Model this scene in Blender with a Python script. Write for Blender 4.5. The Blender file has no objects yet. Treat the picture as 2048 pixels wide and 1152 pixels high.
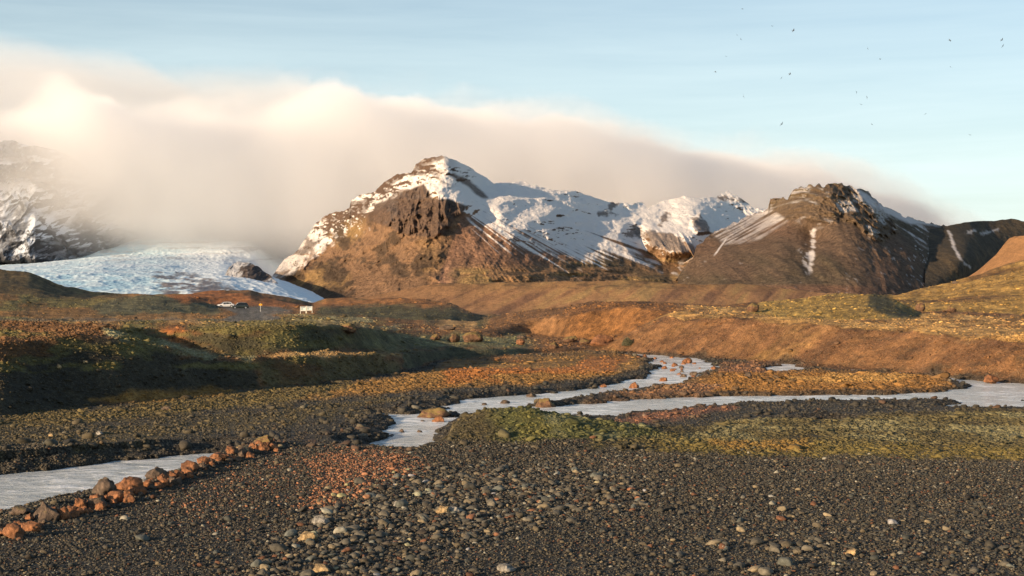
import bpy, math, random
import numpy as np
from mathutils import Vector
S = bpy.context.scene
COL = S.collection
F = 2813.0; CX = 1024.0; HY = 590.0; CH = 3.0
rng = np.random.default_rng(7)

# ------------------------------------------------------------------ noise
def _h(ix, iy, iz, seed):
    n = (ix.astype(np.int64) * 374761393 + iy.astype(np.int64) * 668265263 + iz.astype(np.int64) * 1274126177 + seed * 974711) & 0xffffffff
    n = ((n ^ (n >> 13)) * 1274126177) & 0xffffffff
    n = ((n ^ (n >> 16)) * 2246822519) & 0xffffffff
    return ((n ^ (n >> 15)) & 0xffffff).astype(np.float32) / np.float32(0xffffff)
def vn(x, y, z=None, seed=0):
    x = np.asarray(x, np.float64); y = np.asarray(y, np.float64)
    x, y = np.broadcast_arrays(x, y)
    fx = np.floor(x); fy = np.floor(y); tx = (x - fx); ty = (y - fy)
    tx = tx * tx * (3 - 2 * tx); ty = ty * ty * (3 - 2 * ty)
    ix = fx.astype(np.int64); iy = fy.astype(np.int64)
    if z is None:
        k = np.zeros_like(ix)
        a = _h(ix, iy, k, seed); b = _h(ix + 1, iy, k, seed); c = _h(ix, iy + 1, k, seed); d = _h(ix + 1, iy + 1, k, seed)
        return (a + (b - a) * tx) * (1 - ty) + (c + (d - c) * tx) * ty
    z = np.broadcast_to(np.asarray(z, np.float64), x.shape)
    fz = np.floor(z); tz = z - fz; tz = tz * tz * (3 - 2 * tz); iz = fz.astype(np.int64)
    r = []
    for q in (0, 1):
        a = _h(ix, iy, iz + q, seed); b = _h(ix + 1, iy, iz + q, seed); c = _h(ix, iy + 1, iz + q, seed); d = _h(ix + 1, iy + 1, iz + q, seed)
        r.append((a + (b - a) * tx) * (1 - ty) + (c + (d - c) * tx) * ty)
    return r[0] * (1 - tz) + r[1] * tz
def fbm(x, y, oct=4, seed=0, gain=.5):
    """about -1..1"""
    s = 0; a = 1; t = 0; x = np.asarray(x, float); y = np.asarray(y, float)
    for o in range(oct):
        c, d = math.cos(.6 * o), math.sin(.6 * o)
        s = s + a * (vn((x * c - y * d), (x * d + y * c), None, seed + 13 * o) * 2 - 1); t += a; a *= gain
        x = x * 2.03; y = y * 2.03
    return s / t * 1.5
def ridged(x, y, oct=4, seed=0, gain=.5):
    s = 0; a = 1; t = 0; x = np.asarray(x, float); y = np.asarray(y, float)
    for o in range(oct):
        c, d = math.cos(.7 * o), math.sin(.7 * o)
        n = 1 - np.abs(vn((x * c - y * d), (x * d + y * c), None, seed + 17 * o) * 2 - 1)
        s = s + a * n * n; t += a; a *= gain; x = x * 2.07; y = y * 2.07
    return s / t
def ss(a, b, x):
    t = np.clip((x - a) / (b - a), 0, 1); return t * t * (3 - 2 * t)
def curve(pts, x):
    p = sorted(pts); return np.interp(x, [q[0] for q in p], [q[1] for q in p])
def blur1(a, n):
    k = np.ones(n) / n; return np.convolve(np.pad(a, n, mode='edge'), k, 'same')[n:-n]
def sdist(px, py, poly):
    """signed distance, negative inside"""
    d2 = np.full(px.shape, 1e18); ins = np.zeros(px.shape, bool); n = len(poly)
    for i in range(n):
        ax, ay = poly[i]; bx, by = poly[(i + 1) % n]
        ex, ey = bx - ax, by - ay; L = ex * ex + ey * ey + 1e-12
        wx = px - ax; wy = py - ay
        t = np.clip((wx * ex + wy * ey) / L, 0, 1)
        d2 = np.minimum(d2, (wx - ex * t) ** 2 + (wy - ey * t) ** 2)
        if ay != by:
            c = ((ay > py) != (by > py)) & (px < (bx - ax) * (py - ay) / (by - ay) + ax); ins ^= c
    d = np.sqrt(d2); return np.where(ins, -d, d)
def polymask(px, py, poly, soft=10, warp=None):
    """1 inside, soft edge measured in the drawing's units"""
    m = np.zeros(px.shape)
    xs = [p[0] for p in poly]; ys = [p[1] for p in poly]; q = soft * 3
    sel = (px > min(xs) - q) & (px < max(xs) + q) & (py > min(ys) - q) & (py < max(ys) + q)
    if sel.any():
        d = sdist(px[sel], py[sel], poly)
        if warp is not None: d = d + warp[sel] * soft
        m[sel] = ss(soft, -soft, d)
    return m

# ------------------------------------------------------------------ object helpers
def tag(o, label=None, cat=None, group=None, kind=None):
    if label: o['label'] = label
    if cat: o['category'] = cat
    if group: o['group'] = group
    if kind: o['kind'] = kind
    return o
def link(o, parent=None):
    COL.objects.link(o)
    if parent: o.parent = parent
    return o
def npmesh(name, V, Q, mat=None, smooth=True, cols=None):
    V = np.ascontiguousarray(V, np.float32).reshape(-1, 3); Q = np.ascontiguousarray(Q, np.int32)
    k = Q.shape[1]; me = bpy.data.meshes.new(name)
    me.vertices.add(len(V)); me.vertices.foreach_set('co', V.ravel())
    me.loops.add(Q.size); me.loops.foreach_set('vertex_index', Q.ravel())
    me.polygons.add(len(Q)); me.polygons.foreach_set('loop_start', np.arange(0, Q.size, k, dtype=np.int32))
    me.polygons.foreach_set('loop_total', np.full(len(Q), k, np.int32))
    if smooth: me.polygons.foreach_set('use_smooth', np.ones(len(Q), bool))
    me.update(calc_edges=True)
    for nm, c in (cols or {}).items():
        if c.ndim == 1:
            a = me.attributes.new(nm, 'FLOAT', 'POINT'); a.data.foreach_set('value', np.ascontiguousarray(c, np.float32))
        else:
            a = me.attributes.new(nm, 'FLOAT_COLOR', 'POINT')
            c4 = np.ones((len(c), 4), np.float32); c4[:, :3] = c; a.data.foreach_set('color', c4.ravel())
    if mat: me.materials.append(mat)
    return bpy.data.objects.new(name, me)
def gridq(nr, nc):
    i = np.arange(nr * nc, dtype=np.int32).reshape(nr, nc)
    return np.stack([i[:-1, :-1], i[:-1, 1:], i[1:, 1:], i[1:, :-1]], -1).reshape(-1, 4)
class MB:
    """collects boxes, tubes and sections into one mesh"""
    def __init__(s): s.v = []; s.f = []
    def add(s, V, Fs):
        b = len(s.v); s.v += [tuple(map(float, p)) for p in V]; s.f += [tuple(b + i for i in q) for q in Fs]; return s
    def box(s, x0, x1, y0, y1, z0, z1):
        return s.add([(x, y, z) for z in (z0, z1) for y in (y0, y1) for x in (x0, x1)],
                     [(0, 2, 3, 1), (4, 5, 7, 6), (0, 1, 5, 4), (2, 6, 7, 3), (0, 4, 6, 2), (1, 3, 7, 5)])
    def tube(s, a, b, r0, r1=None, n=10, caps=True):
        r1 = r0 if r1 is None else r1
        a = Vector(a); b = Vector(b); d = (b - a).normalized(); u = d.orthogonal().normalized(); w = d.cross(u)
        V = [tuple(p + u * math.cos(6.28319 * i / n) * r + w * math.sin(6.28319 * i / n) * r) for p, r in ((a, r0), (b, r1)) for i in range(n)]
        Fs = [(i, (i + 1) % n, n + (i + 1) % n, n + i) for i in range(n)]
        if caps: Fs += [tuple(range(n))[::-1], tuple(range(n, 2 * n))]
        return s.add(V, Fs)
    def loft(s, rings, caps=True, closed=True):
        n = len(rings[0]); V = [p for r in rings for p in r]; Fs = []
        for j in range(len(rings) - 1):
            for i in range(n if closed else n - 1):
                Fs.append((j * n + i, j * n + (i + 1) % n, (j + 1) * n + (i + 1) % n, (j + 1) * n + i))
        if caps: Fs += [tuple(range(n))[::-1], tuple(range((len(rings) - 1) * n, len(rings) * n))]
        return s.add(V, Fs)
    def build(s, name, mat, parent=None, smooth=False, bevel=0, sub=0):
        me = bpy.data.meshes.new(name); me.from_pydata(s.v, [], s.f); me.materials.append(mat)
        import bmesh
        bm = bmesh.new(); bm.from_mesh(me); bmesh.ops.recalc_face_normals(bm, faces=bm.faces); bm.to_mesh(me); bm.free()
        if smooth: me.polygons.foreach_set('use_smooth', [True] * len(me.polygons))
        o = link(bpy.data.objects.new(name, me), parent)
        if bevel:
            b = o.modifiers.new('b', 'BEVEL'); b.width = bevel; b.segments = 2; b.limit_method = 'ANGLE'
        if sub:
            b = o.modifiers.new('s', 'SUBSURF'); b.levels = b.render_levels = sub
        return o

# ------------------------------------------------------------------ materials
def newmat(name):
    m = bpy.data.materials.new(name); m.use_nodes = True; return m, m.node_tree.nodes, m.node_tree.links, m.node_tree.nodes['Principled BSDF']
def nmath(N, L, op, a, b=0.0, clamp=False):
    q = N.new('ShaderNodeMath'); q.operation = op; q.use_clamp = clamp
    for i, v in enumerate((a, b)):
        if isinstance(v, (int, float)): q.inputs[i].default_value = v
        else: L.new(v, q.inputs[i])
    return q.outputs[0]
def nmix(N, L, f, a, b, mode='MIX'):
    q = N.new('ShaderNodeMix'); q.data_type = 'RGBA'; q.blend_type = mode
    for s, v in ((q.inputs[0], f), (q.inputs[6], a), (q.inputs[7], b)):
        if isinstance(v, (int, float)): s.default_value = v
        elif isinstance(v, tuple): s.default_value = (*v, 1)
        else: L.new(v, s)
    return q.outputs[2]
def nnoise(N, L, vec, scale, detail=4, rough=.55, dist=0):
    t = N.new('ShaderNodeTexNoise'); t.inputs['Scale'].default_value = scale; t.inputs['Detail'].default_value = detail
    t.inputs['Roughness'].default_value = rough; t.inputs['Distortion'].default_value = dist
    if vec is not None: L.new(vec, t.inputs['Vector'])
    return t
def nremap(N, L, v, a, b, c, d):
    q = N.new('ShaderNodeMapRange'); L.new(v, q.inputs[0])
    for i, k in enumerate((a, b, c, d)): q.inputs[i + 1].default_value = k
    return q.outputs[0]
def nbump(N, L, h, strength, dist, prev=None):
    b = N.new('ShaderNodeBump'); b.inputs['Strength'].default_value = strength; b.inputs['Distance'].default_value = dist
    L.new(h, b.inputs['Height'])
    if prev is not None: L.new(prev, b.inputs['Normal'])
    return b.outputs[0]
def nattr(N, name, kind='GEOMETRY'):
    a = N.new('ShaderNodeAttribute'); a.attribute_type = kind; a.attribute_name = name; return a
def npos(N):
    return N.new('ShaderNodeNewGeometry').outputs['Position']
def mat_simple(name, col, rough=.6, metal=0, coat=0, noise=.15, nscale=3, bump=0):
    m, N, L, B = newmat(name)
    tc = N.new('ShaderNodeTexCoord').outputs['Object']
    t = nnoise(N, L, tc, nscale, 5)
    f = nremap(N, L, t.outputs['Fac'], .3, .7, 1 - noise, 1 + noise)
    c = N.new('ShaderNodeVectorMath'); c.operation = 'SCALE'; c.inputs[0].default_value = col; L.new(f, c.inputs['Scale'])
    L.new(c.outputs[0], B.inputs['Base Color'])
    B.inputs['Roughness'].default_value = rough; B.inputs['Metallic'].default_value = metal; B.inputs['Coat Weight'].default_value = coat
    if bump: L.new(nbump(N, L, nnoise(N, L, tc, nscale * 6, 4).outputs['Fac'], .6, bump), B.inputs['Normal'])
    return m
def vmul(N, L, col, f):
    c = N.new('ShaderNodeVectorMath'); c.operation = 'SCALE'; L.new(col, c.inputs[0]); L.new(f, c.inputs['Scale']); return c.outputs[0]

def land_material():
    m, N, L, B = newmat('land')
    P = npos(N); c = nattr(N, 'Col').outputs['Color']; g = nattr(N, 'grav').outputs['Fac']
    n1 = nnoise(N, L, P, 9, 6, .7).outputs['Fac']; n2 = nnoise(N, L, P, 1.7, 5, .65).outputs['Fac']; n3 = nnoise(N, L, P, .12, 5, .6).outputs['Fac']
    f = nmath(N, L, 'MULTIPLY', nremap(N, L, n1, .3, .7, .45, 1.6), nremap(N, L, n2, .3, .7, .6, 1.4))
    f = nmath(N, L, 'MULTIPLY', f, nremap(N, L, n3, .3, .7, .7, 1.35)); n4 = nnoise(N, L, P, .45, 7, .7).outputs['Fac']; f = nmath(N, L, 'MULTIPLY', f, nremap(N, L, n4, .3, .7, .45, 1.6))
    veg = vmul(N, L, c, f)
    # gravel: cells of stone with their own tone
    v = N.new('ShaderNodeTexVoronoi'); v.inputs['Scale'].default_value = 26; L.new(P, v.inputs['Vector'])
    v2 = N.new('ShaderNodeTexVoronoi'); v2.inputs['Scale'].default_value = 9; L.new(P, v2.inputs['Vector'])
    sp = N.new('ShaderNodeSeparateColor'); L.new(v.outputs['Color'], sp.inputs[0])
    sp2 = N.new('ShaderNodeSeparateColor'); L.new(v2.outputs['Color'], sp2.inputs[0])
    tone = nmath(N, L, 'MULTIPLY', nremap(N, L, sp.outputs[0], 0, 1, .35, 1.7), nremap(N, L, sp2.outputs[0], 0, 1, .6, 1.4))
    gr = vmul(N, L, c, tone)
    gr = nmix(N, L, nremap(N, L, sp.outputs[1], .86, .95, 0, .5), gr, (.30, .25, .17))
    L.new(nmix(N, L, g, veg, gr), B.inputs['Base Color'])
    B.inputs['Roughness'].default_value = .9; B.inputs['Specular IOR Level'].default_value = .25
    hv = nmath(N, L, 'MULTIPLY', nmath(N, L, 'SUBTRACT', 1.0, v.outputs['Distance']), g)
    b = nbump(N, L, n2, .8, .25); b = nbump(N, L, n1, .9, .07, b); b = nbump(N, L, hv, .8, .03, b)
    L.new(b, B.inputs['Normal'])
    return m
def far_material(name, s, bump=2.0, rough=.9, lo=.5, hi=1.55, aniso=None):
    """rock / scree / snow from the vertex colour, broken up by noise at scale s (metres)"""
    m, N, L, B = newmat(name)
    P = npos(N); c = nattr(N, 'Col').outputs['Color']; sn = nattr(N, 'snow').outputs['Fac']
    n1 = nnoise(N, L, P, 1 / s, 7, .68).outputs['Fac']; n2 = nnoise(N, L, P, 1 / (s * 7), 4, .6).outputs['Fac']
    f = nmath(N, L, 'MULTIPLY', nremap(N, L, n1, .3, .7, lo, hi), nremap(N, L, n2, .3, .7, .85, 1.15))
    n0 = nnoise(N, L, P, 1 / (s * .28), 5, .75).outputs['Fac']; f = nmath(N, L, 'MULTIPLY', f, nremap(N, L, n0, .32, .68, .6, 1.45))
    f = nmath(N, L, 'ADD', nmath(N, L, 'MULTIPLY', f, nmath(N, L, 'SUBTRACT', 1.0, sn)), sn)
    L.new(vmul(N, L, c, f), B.inputs['Base Color'])
    B.inputs['Roughness'].default_value = rough; B.inputs['Specular IOR Level'].default_value = .15
    bb = nbump(N, L, n1, .9, bump); bb = nbump(N, L, n0, .8, bump * .35, bb)
    b2 = nbump(N, L, n2, .5, bump * 2, bb)
    L.new(b2, B.inputs['Normal'])
    return m
def ice_material():
    m, N, L, B = newmat('glacier_ice')
    P = npos(N); c = nattr(N, 'Col').outputs['Color']
    n1 = nnoise(N, L, P, .12, 6, .7).outputs['Fac']
    L.new(vmul(N, L, c, nremap(N, L, n1, .3, .7, .92, 1.06)), B.inputs['Base Color'])
    B.inputs['Roughness'].default_value = .55
    L.new(nbump(N, L, n1, .5, 1.5), B.inputs['Normal'])
    return m
def water_material():
    m, N, L, B = newmat('river_water')
    P = npos(N)
    mp = N.new('ShaderNodeMapping'); L.new(P, mp.inputs[0]); mp.inputs['Rotation'].default_value = (0, 0, math.radians(-35)); mp.inputs['Scale'].default_value = (.8, 1.7, 1)
    a = nnoise(N, L, mp.outputs[0], 2.2, 6, .7, .4).outputs['Fac']; b = nnoise(N, L, mp.outputs[0], 9, 4, .6).outputs['Fac']
    foam = nmath(N, L, 'MULTIPLY', nremap(N, L, a, .42, .62, 0, 1), nremap(N, L, nnoise(N, L, P, .35, 3).outputs['Fac'], .4, .6, .2, 1))
    foam = nmath(N, L, 'MULTIPLY', foam, 1.0, True)
    L.new(nmix(N, L, foam, (.46, .51, .52), (.90, .91, .90)), B.inputs['Base Color'])
    L.new(nmath(N, L, 'ADD', nmath(N, L, 'MULTIPLY', foam, .35), .12), B.inputs['Roughness'])
    B.inputs['IOR'].default_value = 1.33
    bb = nbump(N, L, a, .8, .14); bb = nbump(N, L, b, .5, .03, bb); L.new(bb, B.inputs['Normal'])
    return m
def stone_material(name, kind='INSTANCER', scale=22, bump=.01, obj=False):
    m, N, L, B = newmat(name)
    c = nattr(N, 'scol', kind).outputs['Color'] if kind else None
    P = N.new('ShaderNodeTexCoord').outputs['Object'] if obj else npos(N)
    n = nnoise(N, L, P, scale, 6, .65).outputs['Fac']
    L.new(vmul(N, L, c, nremap(N, L, n, .3, .7, .65, 1.35)), B.inputs['Base Color'])
    B.inputs['Roughness'].default_value = .8; B.inputs['Specular IOR Level'].default_value = .3
    L.new(nbump(N, L, n, .6, bump), B.inputs['Normal'])
    return m
def boulder_material(name, col, moss, amount):
    m, N, L, B = newmat(name)
    P = N.new('ShaderNodeTexCoord').outputs['Object']
    n = nnoise(N, L, P, 11.0, 8, .75).outputs['Fac']; k = nnoise(N, L, P, 3.5, 6, .65).outputs['Fac']
    base = N.new('ShaderNodeRGB'); base.outputs[0].default_value = (*col, 1)
    c = vmul(N, L, base.outputs[0], nmath(N, L, 'MULTIPLY', nremap(N, L, n, .3, .7, .35, 1.6), nremap(N, L, k, .3, .65, .4, 1.4)))
    nz = N.new('ShaderNodeSeparateXYZ'); L.new(N.new('ShaderNodeNewGeometry').outputs['Normal'], nz.inputs[0])
    up = nmath(N, L, 'ADD', nmath(N, L, 'MULTIPLY', nz.outputs[2], .5), k)
    c = nmix(N, L, nremap(N, L, up, 1.15 - amount, 1.3 - amount, 0, .85), c, moss)
    L.new(c, B.inputs['Base Color']); B.inputs['Roughness'].default_value = .88
    b = nbump(N, L, k, .9, .06); L.new(nbump(N, L, n, 1.0, .03, b), B.inputs['Normal'])
    return m

# ------------------------------------------------------------------ the near land: one sheet
xin = np.arange(-80, 2130, 2.0)
xl = -80 - np.geomspace(8, 1700, 40)[::-1]; xr = 2128 + np.geomspace(8, 1700, 40)
xs = np.concatenate([xl, xin, xr]); NC = len(xs); U = (xs - CX) / F
E_ = np.minimum.reduce  # shorthand
def Yface(yb, zb_or_z, Yb, slope, y):
    return (CH - zb_or_z + slope * Yb) / ((y - HY) / F + slope)
y3 = curve([(-2000, 850), (-200, 845), (0, 835), (150, 815), (300, 800), (450, 780), (520, 775), (600, 770), (700, 757), (800, 740), (890, 717), (1010, 711), (1113, 703), (1180, 700), (1230, 702), (1270, 704), (1350, 709), (1450, 716), (1600, 726), (1700, 736), (1850, 746), (2048, 766), (2300, 790), (4000, 830)], xs)
y3 = blur1(y3, 9) + fbm(xs / 40, 0 * xs, 3, 3) * 3
z3 = curve([(1150, -.27), (1250, -.34)], xs); Y3 = (CH - z3) * F / (y3 - HY)
y4 = curve([(-2000, 690), (0, 690), (120, 681), (212, 677), (273, 694), (342, 706), (410, 719), (506, 724), (560, 714), (650, 710), (760, 711), (820, 705), (908, 694), (1010, 696), (1096, 698), (1180, 696), (1225, 690), (1260, 668), (1324, 634), (1448, 638), (1614, 649), (1717, 659), (1821, 663), (1945, 674), (2048, 680), (2300, 700), (4000, 740)], xs)
NZ4 = fbm(xs / 45, 0 * xs, 3, 5); y4 = blur1(y4, 9) + NZ4 * 2.0
s4 = curve([(-2000, .35), (0, .4), (200, .5), (450, .5), (800, .4), (900, .25), (1100, .25), (1180, .2), (1230, .4), (1300, .43), (2100, .43), (4000, .5)], xs)
Y4 = np.maximum(Yface(y3, z3, Y3, s4, y4), Y3 + .3); z4 = CH - (y4 - HY) / F * Y4
y5 = curve([(-2000, 664), (0, 662), (120, 660), (219, 658), (308, 672), (376, 693), (441, 709), (513, 713), (600, 705), (700, 702), (800, 699), (860, 690), (908, 684), (1000, 674), (1040, 662), (1100, 671), (1200, 686), (1250, 664), (1324, 628), (1448, 634), (1614, 645), (1717, 655), (1821, 658), (1945, 668), (2048, 674), (2300, 690), (4000, 725)], xs)
y5 = np.minimum(blur1(y5, 15) + NZ4 * 1.6, y4 - 2)
s5 = curve([(-2000, .03), (219, .03), (308, .0), (376, 0), (900, .0), (1000, .01), (1200, .02), (1324, .08), (4000, .05)], xs)
Y5 = np.maximum(Yface(0, z4, Y4, s5, y5), Y4 + .3); z5 = CH - (y5 - HY) / F * Y5
y6 = curve([(-2000, 652), (0, 650), (219, 653), (308, 660), (376, 661), (450, 656), (520, 652), (600, 650), (700, 652), (750, 660), (820, 672), (908, 668), (1000, 656), (1040, 642), (1130, 632), (1200, 621), (1260, 616), (1324, 622), (1448, 630), (1614, 642), (1717, 651), (1821, 654), (1945, 662), (2048, 668), (2300, 682), (4000, 715)], xs)
y6 = np.minimum(blur1(y6, 15) + NZ4 * 1.2, y5 - 2)
s6 = curve([(-2000, .02), (219, .04), (308, .25), (376, .45), (700, .45), (760, .25), (820, .04), (1000, .04), (1050, .35), (1100, .5), (1230, .5), (1324, .1), (1448, .04), (4000, .02)], xs)
Y6 = np.maximum(Yface(0, z5, Y5, s6, y6), Y5 + .3); z6 = CH - (y6 - HY) / F * Y6
def cv(yp, Yp, bl=7, nz=1.0, seed=1):
    y = blur1(curve(yp, xs), bl) + fbm(xs / 25, 0 * xs, 3, seed) * nz; Y = blur1(curve(Yp, xs), 25)
    return y, Y
y7, Y7 = cv([(-2000, 640), (0, 637), (200, 640), (430, 634), (520, 634), (612, 627), (660, 629), (800, 640), (950, 652), (1000, 648), (1040, 640), (1100, 632), (1190, 611), (1260, 608), (1330, 616), (1450, 623), (1520, 633), (1600, 640), (1700, 643), (1840, 641), (2048, 645), (2400, 655), (4000, 680)],
            [(-2000, 200), (0, 200), (430, 280), (612, 300), (700, 280), (950, 200), (1040, 130), (1200, 112), (1400, 110), (2048, 100), (4000, 100)], 7, .8, 21)
y8, Y8 = cv([(-2000, 560), (0, 590), (100, 600), (180, 603), (300, 592), (380, 597), (430, 611), (480, 613), (560, 614), (612, 618), (660, 612), (720, 610), (850, 601), (900, 610), (960, 637), (1040, 638), (1190, 608), (1260, 605), (1330, 612), (1450, 617), (1520, 612), (1600, 602), (1690, 592), (1750, 590), (1790, 603), (1840, 630), (2048, 634), (2400, 640), (4000, 660)],
            [(-2000, 360), (180, 360), (400, 380), (480, 400), (560, 400), (650, 380), (850, 420), (960, 300), (1040, 200), (1200, 140), (1330, 140), (1600, 150), (1840, 135), (2048, 150), (4000, 150)], 5, .8, 22)
y9, Y9 = cv([(-2000, 566), (0, 594), (180, 607), (300, 600), (380, 601), (430, 610), (480, 611), (560, 612), (612, 616), (660, 616), (850, 606), (960, 639), (1040, 641), (1190, 613), (1450, 621), (1600, 610), (1690, 602), (1750, 602), (1790, 612), (1840, 624), (2048, 624), (2400, 610), (4000, 600)],
            [(-2000, 440), (600, 440), (850, 450), (960, 330), (1040, 230), (1200, 165), (1840, 175), (4000, 185)], 5, .5, 23)
y10, Y10 = cv([(-2000, 480), (-200, 528), (0, 540), (60, 545), (130, 573), (190, 583), (300, 590), (380, 590), (440, 585), (500, 583), (520, 590), (600, 603), (625, 611), (650, 601), (720, 599), (850, 601), (900, 611), (960, 637), (1040, 638), (1190, 609), (1330, 613), (1450, 618), (1520, 613), (1600, 604), (1690, 596), (1750, 597), (1790, 594), (1850, 578), (1900, 570), (1960, 550), (2048, 520), (2300, 465), (4000, 420)],
              [(-2000, 600), (0, 540), (500, 560), (700, 560), (850, 480), (960, 370), (1040, 270), (1200, 190), (1520, 195), (1750, 260), (2048, 280), (4000, 300)], 5, 1.2, 24)
Ys = [3 + 0 * xs, 15 + 0 * xs, np.minimum(26 + 0 * xs, Y3 - 3), np.minimum(35.5 + 0 * xs, Y3 - 1), Y3, Y4, Y5, Y6, Y7, Y8, Y9, Y10]
zs = [0 * xs, 0 * xs, -.05 + 0 * xs, -.23 + 0 * xs, z3, z4, z5, z6] + [CH - (y - HY) / F * Y for y, Y in ((y7, Y7), (y8, Y8), (y9, Y9), (y10, Y10))]
Ys += [Y10 * 1.18, 850 + 0 * xs, 14000 + 0 * xs]
zs += [zs[-1] - 4 - np.maximum(zs[-1], 0) * .3, -25 + 0 * xs, -32 + 0 * xs]
mixr = ss(1240, 1330, xs)
for k in range(4, 9):
    Ys[k] = blur1(Ys[k], 35) * (1 - mixr) + blur1(blur1(Ys[k], 61), 31) * mixr
    if k < 8: zs[k] = blur1(zs[k], 35) * (1 - mixr) + blur1(blur1(zs[k], 61), 31) * mixr
for k in range(1, len(Ys)): Ys[k] = np.maximum(Ys[k], Ys[k - 1] + .25)
Yr = np.concatenate([np.linspace(-150, 3, 14), np.linspace(4, 13, 10), np.geomspace(13.5, 110, 900), np.geomspace(110.4, 620, 330), np.geomspace(640, 14000, 20)])
NR = len(Yr)
G = np.repeat(Yr[:, None], NC, 1); Z = np.zeros((NR, NC))
YK = np.array(Ys); ZK = np.array(zs)
for c in range(NC): Z[:, c] = np.interp(Yr, YK[:, c], ZK[:, c])
Wd = np.where(Yr > 3, Yr, 3 + (3 - Yr))[:, None]
X = U[None, :] * Wd
# soften the creases a little
for _ in range(2):
    Z[1:-1] = Z[1:-1] * .5 + (Z[2:] + Z[:-2]) * .25
PX = np.repeat(xs[None, :], NR, 0); PY = HY + F * (CH - Z) / np.maximum(Wd, 3)
# mound of gravel and moss by the river
mf = np.interp(X, [-2.15, -1.75, -1.2, -.5, .3, 1.0, 1.7, 2.4, 3.2, 4.2], [0, .32, .74, 1, .98, .86, .66, .46, .22, 0])
Z += .66 * mf * np.exp(-((G - 31.2) / 1.9) ** 2)
Z += .10 * np.exp(-((PX - 1700) / 420) ** 2) * np.exp(-((G - 33.5) / 3.2) ** 2)
# the low stone berm on the left bank
bl = curve([(-400, 1120), (0, 1052), (110, 1018), (200, 990), (300, 962), (400, 937), (450, 912), (540, 886), (620, 872)], xs)
Yb_ = (CH + .02) * F / (bl - HY)
bm_ = np.exp(-((G - Yb_[None, :]) / .7) ** 2) * ss(640, 560, PX)
Z += .07 * bm_
# relief
near = ss(26, 34, G)
hum = fbm(X / 1.1, G / 1.1, 4, 31); hum2 = fbm(X / 4.5, G / 4.5, 4, 32); hum3 = fbm(X / 38, G / 38, 4, 33)
onhill = ss(-.05, .35, Z)
calm = 1 - .85 * ss(390, 440, PX) * ss(720, 660, PX) * (G < 480)
Z += (.018 + .05 * near * (.3 + onhill)) * hum + .05 * near * onhill * hum2 * 1.6 + ss(110, 260, G) * hum3 * 1.1 * ss(900, 600, G) * calm
Z += ss(60, 160, G) * ss(900, 600, G) * (.10 * fbm(X / 3, G / 3, 3, 34) + .25 * fbm(X / 9, G / 9, 3, 35)) * calm
Z += .05 * fbm(X / 7, G / 7, 3, 36) * ss(13, 18, G)
# gullies and stones on the right bank
bankR = ss(1180, 1300, PX) * ((PY > y4[None, :] - 2) & (PY < y3[None, :] + 3))
Z += bankR * (.05 * ridged(X / 1.6, G / 5, 3, 37) + .10 * fbm(X / 2.6, G / 1.3, 4, 257))
# carve the river
WZ = -.4
def wpt(x, y, z=WZ):
    Y = (CH - z) * F / (y - HY); return ((x - CX) / F * Y, Y)
water_px = [
 [(1250, 706), (1330, 706), (1400, 712), (1445, 737), (1405, 752), (1375, 765), (1315, 778), (1265, 785), (1190, 794), (1120, 804), (1075, 812), (1060, 826), (1000, 828), (950, 840), (905, 838), (880, 815), (930, 802), (1010, 793), (1100, 786), (1180, 778), (1240, 766), (1290, 752), (1310, 738), (1300, 722), (1275, 713)],
 [(1060, 816), (1140, 811), (1230, 803), (1330, 796), (1450, 794), (1600, 790), (1750, 789), (1870, 784), (1920, 778), (1935, 770), (1910, 761), (1870, 750), (1960, 753), (2060, 764), (2300, 790), (2300, 840), (2060, 801), (1950, 804), (1750, 804), (1600, 807), (1500, 810), (1400, 818), (1290, 829), (1200, 841), (1140, 840), (1060, 832)],
 [(754, 828), (822, 830), (862, 822), (905, 826), (915, 838), (884, 856), (850, 900), (819, 914), (764, 906), (725, 902), (781, 864), (791, 846)],
 [(-500, 985), (0, 950), (130, 936), (250, 923), (400, 909), (440, 905), (425, 938), (345, 966), (280, 980), (210, 1000), (150, 1022), (60, 1040), (0, 1056), (-500, 1150)],
 [(1515, 740), (1560, 728), (1585, 725), (1612, 738), (1560, 745)],
 [(1890, 813), (1960, 806), (2060, 801), (2200, 800), (2200, 826), (2060, 820), (1925, 821)],
 [(1612, 848), (1655, 841), (1690, 845), (1651, 853)], [(1540, 848), (1580, 844), (1582, 848)], [(1760, 818), (1800, 815), (1802, 819)]]
sel = (G > 17) & (G < 92) & (np.abs(PX - 1000) < 1500)
Xs_, Ys_ = X[sel], G[sel]; dmin = np.full(Xs_.shape, 1e9)
wn = fbm(Xs_ / .9, Ys_ / .9, 4, 41) * .42 + fbm(Xs_ / 3.5, Ys_ / 3.5, 2, 42) * .25
for k, p in enumerate(water_px):
    d = sdist(Xs_, Ys_, [wpt(*q) for q in p]) + wn * (1 if k < 2 else .55 if k in (2, 3) else .8)
    dmin = np.minimum(dmin, d)
Y3g = np.repeat(Y3[None, :], NR, 0)[sel]; dmin = np.maximum(dmin, Ys_ - Y3g + .35 + wn * .3)
Zs_ = Z[sel]; land = WZ + .03 + np.clip(dmin, 0, .6) * .3 + np.clip(dmin - .6, 0, None) * 3
carved = np.where(dmin < 0, WZ - np.clip(-dmin, 0, .5) * .5 + (fbm(Xs_ / .5, Ys_ / .5, 3, 43) - .75) * .10 - .0, np.minimum(Zs_, np.maximum(land, WZ + .02) + fbm(Xs_ / .3, Ys_ / .3, 3, 44) * .05))
Z[sel] = np.where(dmin < 4, carved, Zs_)
SH = np.full(Z.shape, 9.0); SH[sel] = dmin

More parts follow.
